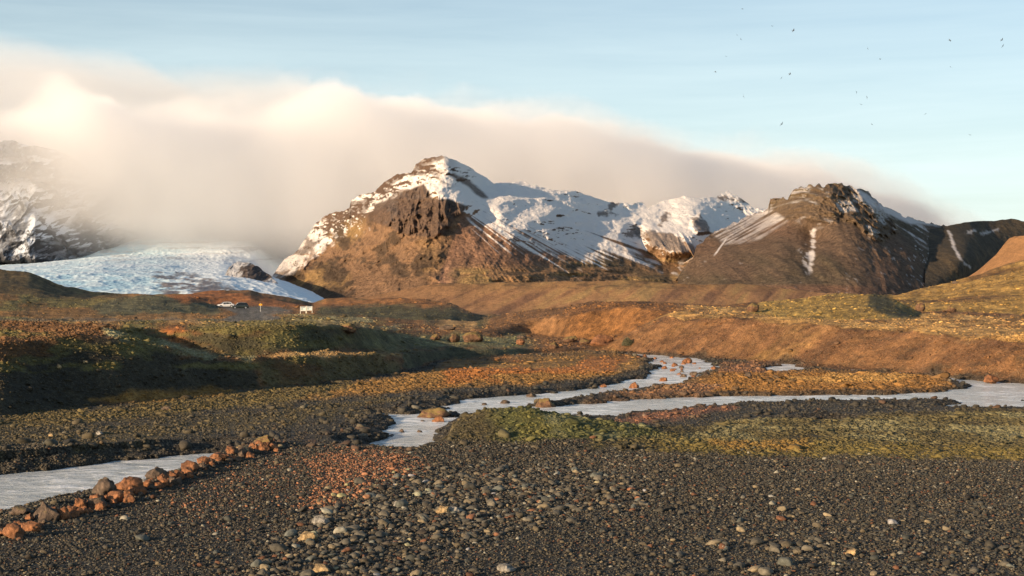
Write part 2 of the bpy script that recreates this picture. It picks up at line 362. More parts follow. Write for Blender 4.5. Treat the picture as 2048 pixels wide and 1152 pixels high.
# ------------------------------------------------------------------ what grows and lies where
wp = fbm(PX / 26, PY / 9, 4, 51) * 1.1; wq = fbm(X / 1.5, G / 1.5, 4, 52)
C = np.zeros((NR, NC, 3)); grav = np.zeros((NR, NC)); VEG = np.zeros((NR, NC))
def paint(col, m, g=0.0, veg=0.0):
    global C, grav, VEG
    m = np.clip(m, 0, 1); C = C * (1 - m[..., None]) + np.array(col) * m[..., None]
    grav = grav * (1 - m) + g * m; VEG = VEG * (1 - m) + veg * m
GRAV = (.036, .034, .028); RUST = (.22, .09, .03); YEL = (.25, .16, .045); OLI = (.10, .085, .03); PALE = (.235, .23, .13)
DARK = (.040, .034, .020); BROWN = (.135, .07, .028); TAN = (.31, .20, .085); GRN = (.068, .064, .03); ORG = (.26, .10, .028)
one = np.ones((NR, NC)); paint(BROWN, one, 0, .6)
plain = ss(3, -3, PY * 0 + (y3[None, :] - PY) + wp * 3)          # in front of the banks
paint(GRAV, plain, 1, 0)
# left hills
pm = lambda poly, soft=8: polymask(PX, PY, poly, soft, wp)
paint(BROWN, ss(230, 160, PX + wp * 20) * (PY < 760) * ss(10, 60, G), 0, .7)
paint(DARK, pm([(-700, 900), (-700, 770), (0, 745), (70, 722), (130, 698), (215, 678), (280, 696), (342, 708), (410, 720), (506, 724), (522, 780), (440, 786), (300, 804), (150, 820), (0, 840)]), .3, .35)  # bank face painted dark below the shadow line
paint((.11, .085, .035), pm([(522, 722), (560, 716), (650, 712), (760, 714), (800, 722), (800, 742), (700, 760), (600, 772), (522, 778)]), .3, .5)
paint(BROWN, .7 * pm([(545, 718), (640, 716), (650, 750), (560, 770)], 10), .2, .5)
paint(PALE, .9 * pm([(205, 657), (300, 668), (376, 694), (441, 711), (513, 717), (513, 724), (410, 718), (342, 705), (273, 693), (212, 676)], 5), 0, .8)  # pale moss along the crest, lightened to look sunlit
paint(ORG, pm([(290, 658), (368, 656), (380, 676), (345, 684), (300, 668)], 5), 0, .6)
paint((.052, .047, .024), pm([(372, 662), (450, 658), (700, 655), (745, 668), (820, 690), (700, 700), (520, 712), (440, 708), (385, 690)], 15), .1, .6)  # second bank face, its shade painted into the colour
paint(GRN, .6 * pm([(500, 660), (700, 658), (760, 690), (560, 706)], 14), .1, .6)
paint(TAN, .75 * pm([(515, 718), (560, 707), (700, 704), (800, 702), (805, 711), (650, 713), (540, 716)], 3), 0, .8)
flat = [(700, 652), (760, 660), (830, 674), (910, 668), (1010, 668), (1090, 672), (1120, 694), (908, 693), (820, 703), (740, 700)]
paint((.12, .115, .055), pm(flat, 6), 0, .7)
paint((.075, .073, .038), pm([(806, 704), (908, 695), (1010, 698), (1096, 699), (1180, 698), (1113, 704), (1010, 712), (890, 718), (806, 738)], 3), .2, .6)
# upper left country
paint((.18, .10, .035), ss(660, 652, PY) * ss(520, 380, PX) * (G > 60), 0, .6)
paint((.115, .10, .034), .9 * ss(-.25, .3, fbm(PX / 70, PY / 16, 4, 153)) * ss(1000, 500, PX) * (PY < 745) * (G > 36) * ss(.1, .5, Z), 0, .8)
band = fbm(PX / 60, PY / 5, 3, 53)
paint(TAN, .75 * ss(.1, .6, band) * pm([(0, 655), (100, 642), (560, 640), (1000, 655), (700, 652), (520, 650), (380, 660), (210, 655)], 6) * (G > 60), 0, .6)
paint(PALE, .65 * ss(-.1, .5, band) * pm([(560, 628), (650, 630), (760, 640), (860, 660), (820, 672), (740, 656), (600, 648), (520, 650), (480, 642)], 8), 0, .7)
paint((.085, .08, .042), pm([(190, 604), (300, 592), (400, 598), (440, 612), (440, 628), (380, 634), (230, 636), (180, 622)], 6), 0, .6)
paint((.085, .06, .024), pm([(-700, 470), (0, 538), (60, 545), (130, 575), (260, 590), (200, 600), (60, 590), (-700, 590)], 6), 0, .6)
paint((.22, .085, .025), pm([(330, 592), (440, 586), (600, 604), (620, 612), (560, 614), (440, 611), (350, 600)], 3), 0, .5)
paint((.10, .095, .085), pm([(440, 613), (505, 612), (560, 616), (585, 622), (530, 628), (570, 640), (460, 646), (440, 640), (475, 626)], 3), 1, 0)
paint((.12, .11, .09), .6 * pm([(-50, 641), (200, 640), (470, 637), (470, 642), (200, 645), (-50, 646)], 2), 1, 0)
paint((.055, .05, .024), pm([(640, 612), (900, 614), (960, 638), (1000, 642), (960, 655), (860, 650), (740, 640), (630, 628)], 5), 0, .6)
paint((.20, .09, .028), pm([(650, 600), (850, 600), (905, 614), (860, 614), (640, 611)], 3), 0, .6)
paint(TAN, .6 * pm([(890, 640), (960, 642), (945, 662), (910, 660), (870, 655)], 3), 0, .5)
# right side
R = ss(1030, 1090, PX + wp * 10)
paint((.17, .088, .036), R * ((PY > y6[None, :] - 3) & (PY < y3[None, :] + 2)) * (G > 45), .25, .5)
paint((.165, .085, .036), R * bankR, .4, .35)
pn = ss(.05, .5, fbm(X / 3.2, G / 3.2, 4, 55))
paint((.21, .13, .042), .75 * pn * bankR * ss(1900, 1300, PX), .1, .7); paint((.10, .05, .025), .6 * ss(.0, .5, -fbm(X / 2.2, G / 1.4, 4, 155)) * bankR, .5, .2)
paint(DARK, .5 * ss(.3, .7, fbm(PX / 40, PY / 10, 4, 56)) * bankR * ss(1640, 1800, PX), .4, .3)
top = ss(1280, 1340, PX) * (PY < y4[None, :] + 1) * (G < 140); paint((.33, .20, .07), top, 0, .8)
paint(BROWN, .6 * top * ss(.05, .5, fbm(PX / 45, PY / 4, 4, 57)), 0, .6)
paint((.16, .075, .025), ss(1100, 1160, PX) * ss(1420, 1330, PX) * (G > 86) * (G < 160), 0, .6)
mg = pm([(1500, 626), (1520, 612), (1600, 602), (1690, 592), (1752, 590), (1800, 604), (1840, 632), (1700, 642), (1580, 640)], 3)
paint((.25, .165, .045), mg, 0, .8); paint((.05, .045, .02), pm([(1745, 590), (1775, 600), (1840, 633), (1780, 636), (1735, 612)], 5), 0, .6)  # mound's right side painted dark as its shaded side
hf = ss(1770, 1800, PX) * (G > 160) * (G < 400); paint((.27, .165, .045), hf, 0, .7)
paint((.09, .045, .018), .85 * hf * ss(.0, .45, fbm(X / 22, G / 22, 4, 58)), 0, .6)
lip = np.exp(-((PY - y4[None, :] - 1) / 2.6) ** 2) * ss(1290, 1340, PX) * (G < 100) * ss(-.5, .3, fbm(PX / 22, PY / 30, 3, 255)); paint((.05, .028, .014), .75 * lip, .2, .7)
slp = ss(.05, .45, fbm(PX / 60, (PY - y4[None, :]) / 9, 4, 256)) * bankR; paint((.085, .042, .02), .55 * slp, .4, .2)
# flats beside the river
paint((.19, .11, .036), pm([(560, 792), (700, 768), (830, 748), (895, 722), (1120, 705), (1250, 703), (1290, 722), (1275, 742), (1150, 762), (950, 774), (800, 786), (600, 800)], 6), 0, .8)
paint(ORG, .75 * ss(-.1, .4, fbm(PX / 70, PY / 14, 3, 59)) * pm([(900, 726), (1120, 706), (1260, 712), (1260, 738), (1050, 760), (880, 768)], 8), 0, .7)
paint((.095, .075, .03), pm([(-600, 860), (0, 838), (300, 806), (450, 784), (600, 774), (700, 762), (720, 775), (600, 800), (430, 820), (200, 848), (-600, 900)], 8), .3, .6)
paint((.28, .155, .04), .8 * pm([(180, 802), (260, 786), (420, 776), (470, 784), (380, 796), (220, 812)], 5), 0, .9)
paint((.07, .058, .03), pm([(-600, 905), (0, 852), (200, 850), (420, 824), (600, 806), (800, 795), (700, 830), (300, 880), (-600, 960)], 12), .9, .15)
paint((.19, .10, .03), pm([(1330, 768), (1400, 752), (1470, 740), (1640, 738), (1800, 744), (1890, 752), (1905, 772), (1860, 783), (1600, 787), (1400, 790), (1300, 790)], 4), .1, .8)
paint((.33, .20, .065), .7 * pm([(1560, 758), (1700, 748), (1840, 750), (1800, 762), (1640, 766)], 5), 0, .8)
paint((.20, .105, .05), pm([(1080, 812), (1200, 792), (1310, 776), (1380, 765), (1450, 770), (1400, 790), (1240, 800), (1120, 812)], 4), .8, .1)
paint((.20, .10, .05), pm([(1440, 725), (1560, 722), (1620, 735), (1500, 748), (1440, 745)], 4), .8, .1)
paint((.20, .09, .05), .8 * pm([(1230, 838), (1330, 820), (1430, 812), (1480, 812), (1400, 830), (1320, 846), (1240, 850)], 6), .9, .1)
mf_ = pm([(1290, 880), (1300, 862), (1400, 856), (1500, 846), (1700, 832), (1850, 824), (2100, 818), (2700, 812), (2700, 960), (2100, 920), (1900, 914), (1600, 905), (1300, 902), (1150, 898)], 5)
paint((.085, .072, .032), mf_, 0, .9)
paint(PALE, .32 * mf_ * ss(0, .5, fbm(X / 1.2, G / 1.8, 4, 61)) * (PY < 890), 0, .9)
paint(DARK, .85 * mf_ * ss(.05, .4, fbm(X / 1.6, G / 1.8, 4, 62)), .3, .5)
paint((.125, .098, .027), .75 * ss(6, -6, np.abs(PY - (888 + (PX - 1300) * .025)) - 13 + wp * 4) * ss(1270, 1330, PX), 0, .9)
paint((.22, .12, .03), .5 * ss(4, -4, np.abs(PY - (884 + (PX - 1300) * .02)) - 6 + wp * 5) * ss(1400, 1440, PX) * ss(1640, 1600, PX), 0, .9)
mm = ss(.08, .18, .66 * mf * np.exp(-((G - 31.2) / 1.9) ** 2) + .05 * wq)
paint((.062, .052, .024), mm, .7, .5)
paint((.075, .078, .027), mm * ss(-.6, .2, X + wq * .4), .1, .95)
paint(PALE, .35 * mm * ss(.4, .9, X) * ss(0, .5, fbm(X / .5, G / .9, 4, 63)), 0, .9)
paint((.15, .13, .03), .4 * mm * np.exp(-((X - .55) / .4) ** 2) * ss(-.2, .4, wq), 0, .9)
# rusty gravel with sunlight painted into its orange, and the colour of the cobbles
rust_lit = pm([(600, 1005), (640, 960), (610, 915), (700, 892), (800, 900), (850, 925), (780, 955), (720, 985), (650, 1012)], 26)
paint((.17, .08, .042), .6 * rust_lit, 1, 0)
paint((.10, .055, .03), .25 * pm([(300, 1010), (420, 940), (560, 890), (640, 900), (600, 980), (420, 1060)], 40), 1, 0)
# wet stones at the shoreline
paint((.035, .032, .026), .75 * ss(1.0, .1, SH + wq * .4), .9, 0)
C *= (1 + .5 * fbm(PX / 9, PY / 3.0, 4, 65) * ss(40, 90, G) + .15 * wq)[..., None]
VG = np.clip(C, .008, .8)
LM = land_material()
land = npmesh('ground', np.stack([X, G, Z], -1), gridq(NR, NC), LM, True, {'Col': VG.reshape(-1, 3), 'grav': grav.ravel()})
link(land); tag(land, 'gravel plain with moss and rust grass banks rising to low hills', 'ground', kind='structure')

def samp(A, X_, Y_):
    u = X_ / np.maximum(Y_, 3); cx = u * F + CX
    c = np.interp(cx, xs, np.arange(NC)); r = np.interp(Y_, Yr, np.arange(NR))
    c0 = np.clip(c.astype(int), 0, NC - 2); r0 = np.clip(r.astype(int), 0, NR - 2); fc = c - c0; fr = r - r0
    if A.ndim == 3: fc = fc[:, None]; fr = fr[:, None]
    return (A[r0, c0] * (1 - fc) + A[r0, c0 + 1] * fc) * (1 - fr) + (A[r0 + 1, c0] * (1 - fc) + A[r0 + 1, c0 + 1] * fc) * fr
def ground_at(x, Y):
    return float(samp(Z, np.array([(x - CX) / F * Y]), np.array([float(Y)]))[0])
def at_px(x, y, Ymin=12., Ymax=600.):
    """the first point of the ground seen at picture position x, y"""
    Yq = np.geomspace(Ymin, Ymax, 4000); zq = samp(Z, (x - CX) / F * Yq, Yq)
    yy = HY + F * (CH - zq) / Yq
    h = np.nonzero(yy <= y)[0]; k = h[0] if len(h) else len(Yq) - 1
    return ((x - CX) / F * Yq[k], Yq[k], zq[k])

# ------------------------------------------------------------------ river
wx = np.linspace(-60, 60, 121); wy = np.linspace(14, 100, 87)
WX, WY = np.meshgrid(wx, wy); WX = WX * WY / 60
wat = npmesh('river', np.stack([WX, WY, 0 * WX + WZ], -1), gridq(len(wy), len(wx)), water_material(), True)
link(wat); tag(wat, 'pale braided meltwater river between gravel bars', 'river', kind='structure')

# ------------------------------------------------------------------ scatters (stones, cushions of moss): geometry nodes
def scatter(name, P, sc, rot, col, mat, seed, subdiv=2, nvar=5, amp=.35, flat=.62, label='', cat='', nscale=1.3):
    me = bpy.data.meshes.new(name); me.vertices.add(len(P)); me.vertices.foreach_set('co', np.ascontiguousarray(P, np.float32).ravel())
    for nm, a in (('ssc', sc), ('srot', rot)):
        t = me.attributes.new(nm, 'FLOAT_VECTOR', 'POINT'); t.data.foreach_set('vector', np.ascontiguousarray(a, np.float32).ravel())
    t = me.attributes.new('scol', 'FLOAT_COLOR', 'POINT'); c4 = np.ones((len(P), 4), np.float32); c4[:, :3] = col; t.data.foreach_set('color', c4.ravel())
    t = me.attributes.new('sidx', 'INT', 'POINT'); t.data.foreach_set('value', np.random.default_rng(seed).integers(0, nvar, len(P)).astype(np.int32))
    o = link(bpy.data.objects.new(name, me))
    ng = bpy.data.node_groups.new(name, 'GeometryNodeTree'); N = ng.nodes; L = ng.links
    ng.interface.new_socket('Geometry', in_out='INPUT', socket_type='NodeSocketGeometry'); ng.interface.new_socket('Geometry', in_out='OUTPUT', socket_type='NodeSocketGeometry')
    gi = N.new('NodeGroupInput'); go = N.new('NodeGroupOutput')
    join = N.new('GeometryNodeJoinGeometry')
    for k in range(nvar):
        ico = N.new('GeometryNodeMeshIcoSphere'); ico.inputs['Radius'].default_value = .5; ico.inputs['Subdivisions'].default_value = subdiv
        ps = N.new('GeometryNodeInputPosition'); ad = N.new('ShaderNodeVectorMath'); ad.operation = 'ADD'; ad.inputs[1].default_value = (seed * 3.1 + k * 7.3, k * 2.9, seed)
        L.new(ps.outputs[0], ad.inputs[0])
        nt = N.new('ShaderNodeTexNoise'); nt.inputs['Scale'].default_value = nscale; nt.inputs['Detail'].default_value = 2.5; L.new(ad.outputs[0], nt.inputs['Vector'])
        sb = N.new('ShaderNodeVectorMath'); sb.operation = 'SUBTRACT'; sb.inputs[1].default_value = (.5, .5, .5); L.new(nt.outputs['Color'], sb.inputs[0])
        ml = N.new('ShaderNodeVectorMath'); ml.operation = 'SCALE'; ml.inputs['Scale'].default_value = amp * 2; L.new(sb.outputs[0], ml.inputs[0])
        a2 = N.new('ShaderNodeVectorMath'); a2.operation = 'ADD'; L.new(ps.outputs[0], a2.inputs[0]); L.new(ml.outputs[0], a2.inputs[1])
        f2 = N.new('ShaderNodeVectorMath'); f2.operation = 'MULTIPLY'; L.new(a2.outputs[0], f2.inputs[0]); f2.inputs[1].default_value = (1, .8, flat)
        sp = N.new('GeometryNodeSetPosition'); L.new(ico.outputs['Mesh'], sp.inputs['Geometry']); L.new(f2.outputs[0], sp.inputs['Position'])
        sm = N.new('GeometryNodeSetMaterial'); sm.inputs['Material'].default_value = mat; L.new(sp.outputs[0], sm.inputs[0])
        sh = N.new('GeometryNodeSetShadeSmooth'); L.new(sm.outputs[0], sh.inputs[0])
        g = N.new('GeometryNodeGeometryToInstance'); L.new(sh.outputs[0], g.inputs[0]); L.new(g.outputs[0], join.inputs[0])
    ip = N.new('GeometryNodeInstanceOnPoints'); L.new(gi.outputs[0], ip.inputs['Points']); L.new(join.outputs[0], ip.inputs['Instance'])
    ip.inputs['Pick Instance'].default_value = True
    def na(nm, ty):
        q = N.new('GeometryNodeInputNamedAttribute'); q.data_type = ty; q.inputs['Name'].default_value = nm; return q.outputs[0]
    L.new(na('sidx', 'INT'), ip.inputs['Instance Index']); L.new(na('srot', 'FLOAT_VECTOR'), ip.inputs['Rotation']); L.new(na('ssc', 'FLOAT_VECTOR'), ip.inputs['Scale'])
    L.new(ip.outputs[0], go.inputs[0])
    md = o.modifiers.new('scatter', 'NODES'); md.node_group = ng
    tag(o, label, cat, kind='stuff'); return o
def pick(n, Ya, Yb, pw, weight, margin=240, seed=0):
    """n tries over the ground between depth Ya and Yb, kept with probability weight(px, Y, X)"""
    r = np.random.default_rng(seed)
    n = int(n * 1.155); t = r.random(n); Yq = (Ya ** (1 + pw) + t * (Yb ** (1 + pw) - Ya ** (1 + pw))) ** (1 / (1 + pw))
    x = r.uniform(-margin, 2048 + margin, n); Xq = (x - CX) / F * Yq
    k = r.random(n) < weight(x, Yq, Xq); return Xq[k], Yq[k], x[k], r
def stones(name, n, Ya, Yb, pw, weight, size, colf, seed, label, cat, subdiv=2, sink=.25, mat=None, flat=.62, amp=.35, tilt=.4):
    Xq, Yq, x, r = pick(n, Ya, Yb, pw, weight, seed=seed)
    m = len(Xq); s = size(r, m, x, Yq, Xq); zq = samp(Z, Xq, Yq)
    sc = np.stack([s, s * r.uniform(.75, 1.1, m), s * r.uniform(.7, 1.15, m)], -1)
    rot = np.stack([r.uniform(-tilt, tilt, m), r.uniform(-tilt, tilt, m), r.uniform(0, 6.28, m)], -1)
    col = colf(r, m, x, Yq, Xq)
    P = np.stack([Xq, Yq, zq + s * flat * (.5 - sink)], -1)
    return scatter(name, P, sc, rot, col, mat, seed, subdiv, 5, amp, flat, label, cat)
STM = stone_material('gravel_stone', bump=.006)
MOM = stone_material('moss_cushion', scale=30, bump=.03)
gpal = np.array([.52, .50, .45]) * np.array([(.075, .072, .062), (.055, .055, .05), (.10, .095, .08), (.125, .11, .082), (.17, .145, .10), (.09, .10, .095), (.26, .22, .15), (.33, .33, .29), (.17, .085, .05), (.045, .04, .034)])
gpr = np.array([.22, .17, .17, .12, .07, .09, .035, .025, .04, .06]); gpr /= gpr.sum()
def gcol(r, m, x, Y, Xq):
    c = gpal[r.choice(len(gpal), m, p=gpr)] * r.uniform(.7, 1.35, (m, 1))
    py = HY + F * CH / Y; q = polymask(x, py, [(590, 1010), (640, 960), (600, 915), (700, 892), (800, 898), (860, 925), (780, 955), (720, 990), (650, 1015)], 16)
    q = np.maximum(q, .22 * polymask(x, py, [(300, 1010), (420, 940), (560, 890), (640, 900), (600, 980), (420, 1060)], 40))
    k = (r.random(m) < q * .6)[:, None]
    return np.where(k, np.array([.24, .115, .06]) * r.uniform(.5, 1.3, (m, 1)), c)  # rusty stones here also paint in the sunlit patch
notwater = lambda Xq, Y: (samp(SH, Xq, Y) > .02)
def cob(x, Y):
    py = HY + F * CH / Y
    a = polymask(x, py, [(420, 1200), (560, 1060), (680, 985), (800, 935), (1000, 930), (1250, 940), (1330, 985), (1150, 1010), (1000, 1060), (860, 1120), (800, 1200)], 35)
    b = .2 * polymask(x, py, [(1200, 1180), (1500, 1040), (1900, 1060), (2100, 1200)], 60)
    return np.maximum(a, b)
wgrav = lambda x, Y, Xq: samp(grav, Xq, Y) * notwater(Xq, Y)
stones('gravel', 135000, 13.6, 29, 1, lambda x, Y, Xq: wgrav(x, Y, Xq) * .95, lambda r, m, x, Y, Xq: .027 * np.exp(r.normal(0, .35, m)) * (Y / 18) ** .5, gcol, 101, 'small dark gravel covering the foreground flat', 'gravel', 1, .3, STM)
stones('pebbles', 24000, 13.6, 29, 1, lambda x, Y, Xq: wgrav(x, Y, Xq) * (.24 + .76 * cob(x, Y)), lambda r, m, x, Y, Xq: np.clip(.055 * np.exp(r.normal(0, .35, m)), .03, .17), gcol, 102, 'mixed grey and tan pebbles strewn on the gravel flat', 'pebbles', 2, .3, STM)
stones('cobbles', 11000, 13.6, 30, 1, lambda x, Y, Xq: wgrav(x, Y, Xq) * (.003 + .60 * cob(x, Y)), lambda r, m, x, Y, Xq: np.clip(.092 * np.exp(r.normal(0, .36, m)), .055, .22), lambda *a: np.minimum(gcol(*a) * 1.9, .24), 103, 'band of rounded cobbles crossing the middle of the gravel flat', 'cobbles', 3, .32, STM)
def lcol(lo, hi, gmix):
    def f(r, m, x, Y, Xq):
        c = samp(VG, Xq, Y) * r.uniform(lo, hi, (m, 1)); g = gpal[r.choice(len(gpal), m, p=gpr)] * r.uniform(.7, 1.3, (m, 1))
        return np.clip(c * (1 - gmix) + g * gmix, .01, .7)
    return f
stones('river_gravel', 60000, 27, 92, .2, lambda x, Y, Xq: np.clip(wgrav(x, Y, Xq) * 1.0 + .5 * ss(1.2, .2, samp(SH, Xq, Y)) * notwater(Xq, Y), 0, 1), lambda r, m, x, Y, Xq: .060 * np.exp(r.normal(0, .42, m)) * (Y / 40) ** .45, lcol(.65, 1.35, .25), 104, 'dark river stones along the shores and gravel bars', 'river stones', 1, .3, STM)
stones('shore_stones', 3800, 27, 88, .2, lambda x, Y, Xq: notwater(Xq, Y) * (.15 + .85 * ss(2.5, .3, samp(SH, Xq, Y))) * np.clip(.25 + wgrav(x, Y, Xq), 0, 1), lambda r, m, x, Y, Xq: np.clip(.17 * np.exp(r.normal(0, .4, m)), .08, .30), lcol(.6, 1.4, .5), 105, 'larger loose stones lining the river shores', 'river stones', 2, .3, STM)
stones('bank_stones', 34000, 34, 110, .3, lambda x, Y, Xq: .5 * (samp(Z, Xq, Y) > .0) * np.clip(samp(grav, Xq, Y) * 1.5 + .15, 0, 1), lambda r, m, x, Y, Xq: .075 * np.exp(r.normal(0, .5, m)), lcol(.5, 1.8, .2), 106, 'stones poking out of the earth banks', 'bank stones', 1, .35, STM)
wveg = lambda x, Y, Xq: samp(VEG, Xq, Y) * notwater(Xq, Y)
stones('moss', 230000, 26, 60, .2, lambda x, Y, Xq: wveg(x, Y, Xq), lambda r, m, x, Y, Xq: .048 * np.exp(r.normal(0, .55, m)) * (Y / 35) ** .5, lcol(.7, 1.35, 0), 107, 'low cushions of moss and withered grass near the river', 'moss', 2, .42, MOM, .42, .8, .35)
stones('heath', 110000, 58, 480, -.6, lambda x, Y, Xq: wveg(x, Y, Xq), lambda r, m, x, Y, Xq: .10 * np.exp(r.normal(0, .55, m)) * (Y / 80) ** .55, lcol(.7, 1.35, 0), 108, 'tufted moss heath spreading over the low hills', 'heath', 1, .42, MOM, .40, .8, .35)

# ------------------------------------------------------------------ boulders
def rock_mesh(name, seed, mat, sx=1, sy=1, sz=1, cuts=13, sub=4, rough=.07):
    import bmesh
    bm = bmesh.new(); bmesh.ops.create_icosphere(bm, subdivisions=sub, radius=.5)
    v = np.array([p.co[:] for p in bm.verts]); r = np.random.default_rng(seed)
    for _ in range(cuts):
        n = r.normal(size=3); n[2] = abs(n[2]) * .9; n /= np.linalg.norm(n); d = r.uniform(.26, .43)
        e = v @ n - d; v = v - np.outer(np.clip(e, 0, None), n) * .93
    q = v * 3.2 + seed * 5.1
    w = (vn(q[:, 0], q[:, 1], q[:, 2], seed) - .5) * 2 * rough * 1.6 + (vn(q[:, 0] * 2.7, q[:, 1] * 2.7, q[:, 2] * 2.7, seed + 1) - .5) * 2 * rough * .8 + (vn(q[:, 0] * 7, q[:, 1] * 7, q[:, 2] * 7, seed + 2) - .5) * rough * .7
    v = v * (1 + w * 2.2)[:, None]; v = (v - (v.max(0) + v.min(0)) / 2) / (v.max(0) - v.min(0)) * np.array([sx, sy, sz])
    for p, c in zip(bm.verts, v): p.co = c
    me = bpy.data.meshes.new(name); bm.to_mesh(me); bm.free(); me.polygons.foreach_set('use_smooth', [True] * len(me.polygons)); me.materials.append(mat)
    return me
BM_or = boulder_material('orange_brown_rock', (.19, .082, .034), (.12, .09, .035), .1)
BM_dk = boulder_material('dark_basalt_rock', (.085, .06, .042), (.13, .10, .035), .25)
BM_ms = boulder_material('mossy_rock', (.12, .065, .035), (.17, .12, .035), .45)
BM_gy = boulder_material('grey_rock', (.20, .19, .165), (.15, .14, .06), .05)
BM_tn = boulder_material('tan_rock', (.28, .20, .10), (.2, .16, .06), 0)
MATS = {'o': BM_or, 'd': BM_dk, 'm': BM_ms, 'g': BM_gy, 't': BM_tn}
def boulder(x, y, w, h, kind, label, group=None, seed=0, name='boulder', z=None, sink=.18, d=None):
    """x, y: picture place of its foot; w, h: size seen, in picture units"""
    if z is None: p = at_px(x, y)
    else:
        Y = (CH - z) * F / (y - HY); p = ((x - CX) / F * Y, Y, z)
    if z is None and p[2] < -.24:
        Y = (CH + .2) * F / (y - HY); p = ((x - CX) / F * Y, Y, max(ground_at(x, Y), -.36))
    k = p[1] / F; W_ = w * k; H_ = h * k * (1 + sink)
    me = rock_mesh(name, seed, MATS[kind], W_ * 1.08, W_ * (d or .85), H_ * 1.08, sub=4 if w > 12 else 3)
    o = bpy.data.objects.new(name, me); link(o)
    o.location = (p[0], p[1] + W_ * .3, p[2] + H_ * (.5 - sink)); o.rotation_euler = (0, 0, random.Random(seed).uniform(-.4, .4))
    tag(o, label, 'rock' if name == 'rock' else 'boulder', group); return o
GR = 'rocks lined up along the left river bank'
big_row = [
 (203, 992, 52, 40, 'd', 'tall dark angular rock, highest of the row lining the left bank', 11),
 (255, 982, 66, 30, 'o', 'broad flat topped orange rock right of the tall dark angular one', 12),
 (90, 1042, 62, 42, 'd', 'large dark brown rock with flat top at the water edge, left end of the row', 13),
 (20, 1078, 46, 34, 'o', 'orange rock at the left picture edge, lowest of the row', 14),
 (124, 1040, 32, 30, 'o', 'rounded orange rock leaning against the large dark brown flat topped one', 15),
 (158, 1018, 26, 24, 'o', 'small upright orange brown rock in the dip of the row', 16),
 (190, 1018, 44, 24, 'd', 'low dark rock at the foot of the tall angular one', 17),
 (228, 1004, 36, 24, 'o', 'reddish rock below the broad flat topped orange rock', 18),
 (256, 1006, 28, 20, 'o', 'small round orange rock beside the reddish one', 19),
 (312, 958, 54, 26, 'd', 'dark wedge shaped rock half way along the row', 20),
 (338, 960, 34, 20, 'o', 'blocky orange rock in front of the dark wedge shaped rock', 21),
 (378, 942, 40, 22, 'o', 'orange rock with rounded back right of the blocky one', 22),
 (406, 928, 30, 16, 'o', 'low orange rock where the left water narrows', 23),
 (434, 920, 38, 16, 'o', 'lone reddish rock past the tip of the left water', 24),
 (443, 904, 24, 14, 'o', 'small red rock behind the lone reddish rock', 25),
 (480, 904, 36, 14, 't', 'pale tan rock near the right end of the row', 26),
 (525, 892, 42, 24, 'm', 'rounded shrubby looking brown rock ending the row on the right', 27),
 (37, 1030, 46, 18, 'd', 'dark slab rising from the water beside the left edge', 28),
 (60, 1064, 40, 22, 'o', 'wide orange rock in front of the dark slab', 29),
 (288, 972, 32, 14, 'g', 'pale grey rock tucked behind the low stones of the row', 30)]
for x, y, w, h, k, lb, sd in big_row: boulder(x, y, w * .88, h * .88, k, lb, GR, sd, 'rock')
rr = random.Random(5)
for i in range(120):
    x = rr.uniform(-20, 560); yb = curve([(-400, 1120), (0, 1066), (110, 1038), (200, 1012), (300, 978), (400, 948), (450, 922), (540, 896)], x) + rr.uniform(-12, 9)
    w = rr.uniform(9, 24); boulder(x, float(yb), w, w * rr.uniform(.5, .8), rr.choice('oooodd'), 'small loose rock wedged among the bigger rocks of the left bank row', GR, 60 + i, 'rock')
RW = 'boulders standing in the river'
riv = [(868, 838, 66, 22, 'm', 'wide low mossy boulder where the river bends behind the mound', 101), (877, 846, 26, 13, 'o', 'small orange boulder at the right foot of the wide low mossy one', 102),
 (735, 876, 58, 22, 'd', 'large dark wet boulder at the near end of the river bend', 103), (763, 880, 24, 12, 'd', 'dark boulder just right of the large wet one', 104),
 (1011, 809, 22, 9, 'd', 'single dark boulder in mid channel, alone in open water', 105), (969, 812, 11, 6, 'd', 'tiny dark boulder left of the single one in mid channel', 106),
 (1090, 817, 40, 20, 'm', 'brown boulder heading the tip of the gravel bar between channels', 107), (1062, 796, 20, 10, 'd', 'dark boulder at the far shore above the bar tip', 108),
 (1207, 776, 14, 8, 'o', 'small orange boulder by the far shore of the left channel', 109), (1135, 784, 18, 6, 'd', 'flat dark boulder hugging the far shore', 110),
 (1268, 778, 24, 14, 'o', 'orange boulder on the bar beside the upper channel', 111), (1375, 728, 20, 12, 'o', 'rusty boulder where the river enters from the far bank', 112),
 (1388, 753, 16, 10, 'd', 'dark boulder at the inner bend of the upper river', 113), (1367, 756, 14, 8, 'd', 'smaller dark boulder left of the one at the inner bend', 114),
 (1328, 764, 16, 9, 'o', 'orange boulder in the narrow upper channel', 115), (1430, 740, 14, 8, 'o', 'rust boulder at the right rim of the upper river', 116)]
for x, y, w, h, k, lb, sd in riv: boulder(x, y, w, h, k, lb, RW, sd, z=WZ - .03)
for i in range(46):
    if i < 30:
        t = rr.random(); x = 1290 + t * 120 + rr.uniform(-30, 25); y = 712 + t * 26 + rr.uniform(-2, 26)
        lb = 'small orange boulder breaking the water of the upper river'
    else:
        x = rr.uniform(745, 850); y = rr.uniform(838, 884); lb = 'small dark boulder in the shallows beside the near river bend'
    w = rr.uniform(5, 12); boulder(x, y, w, w * rr.uniform(.45, .65), 'o' if i < 30 and rr.random() < .7 else 'd', lb, RW, 130 + i, z=WZ - .02)
LG = 'boulders scattered over the moss flats'
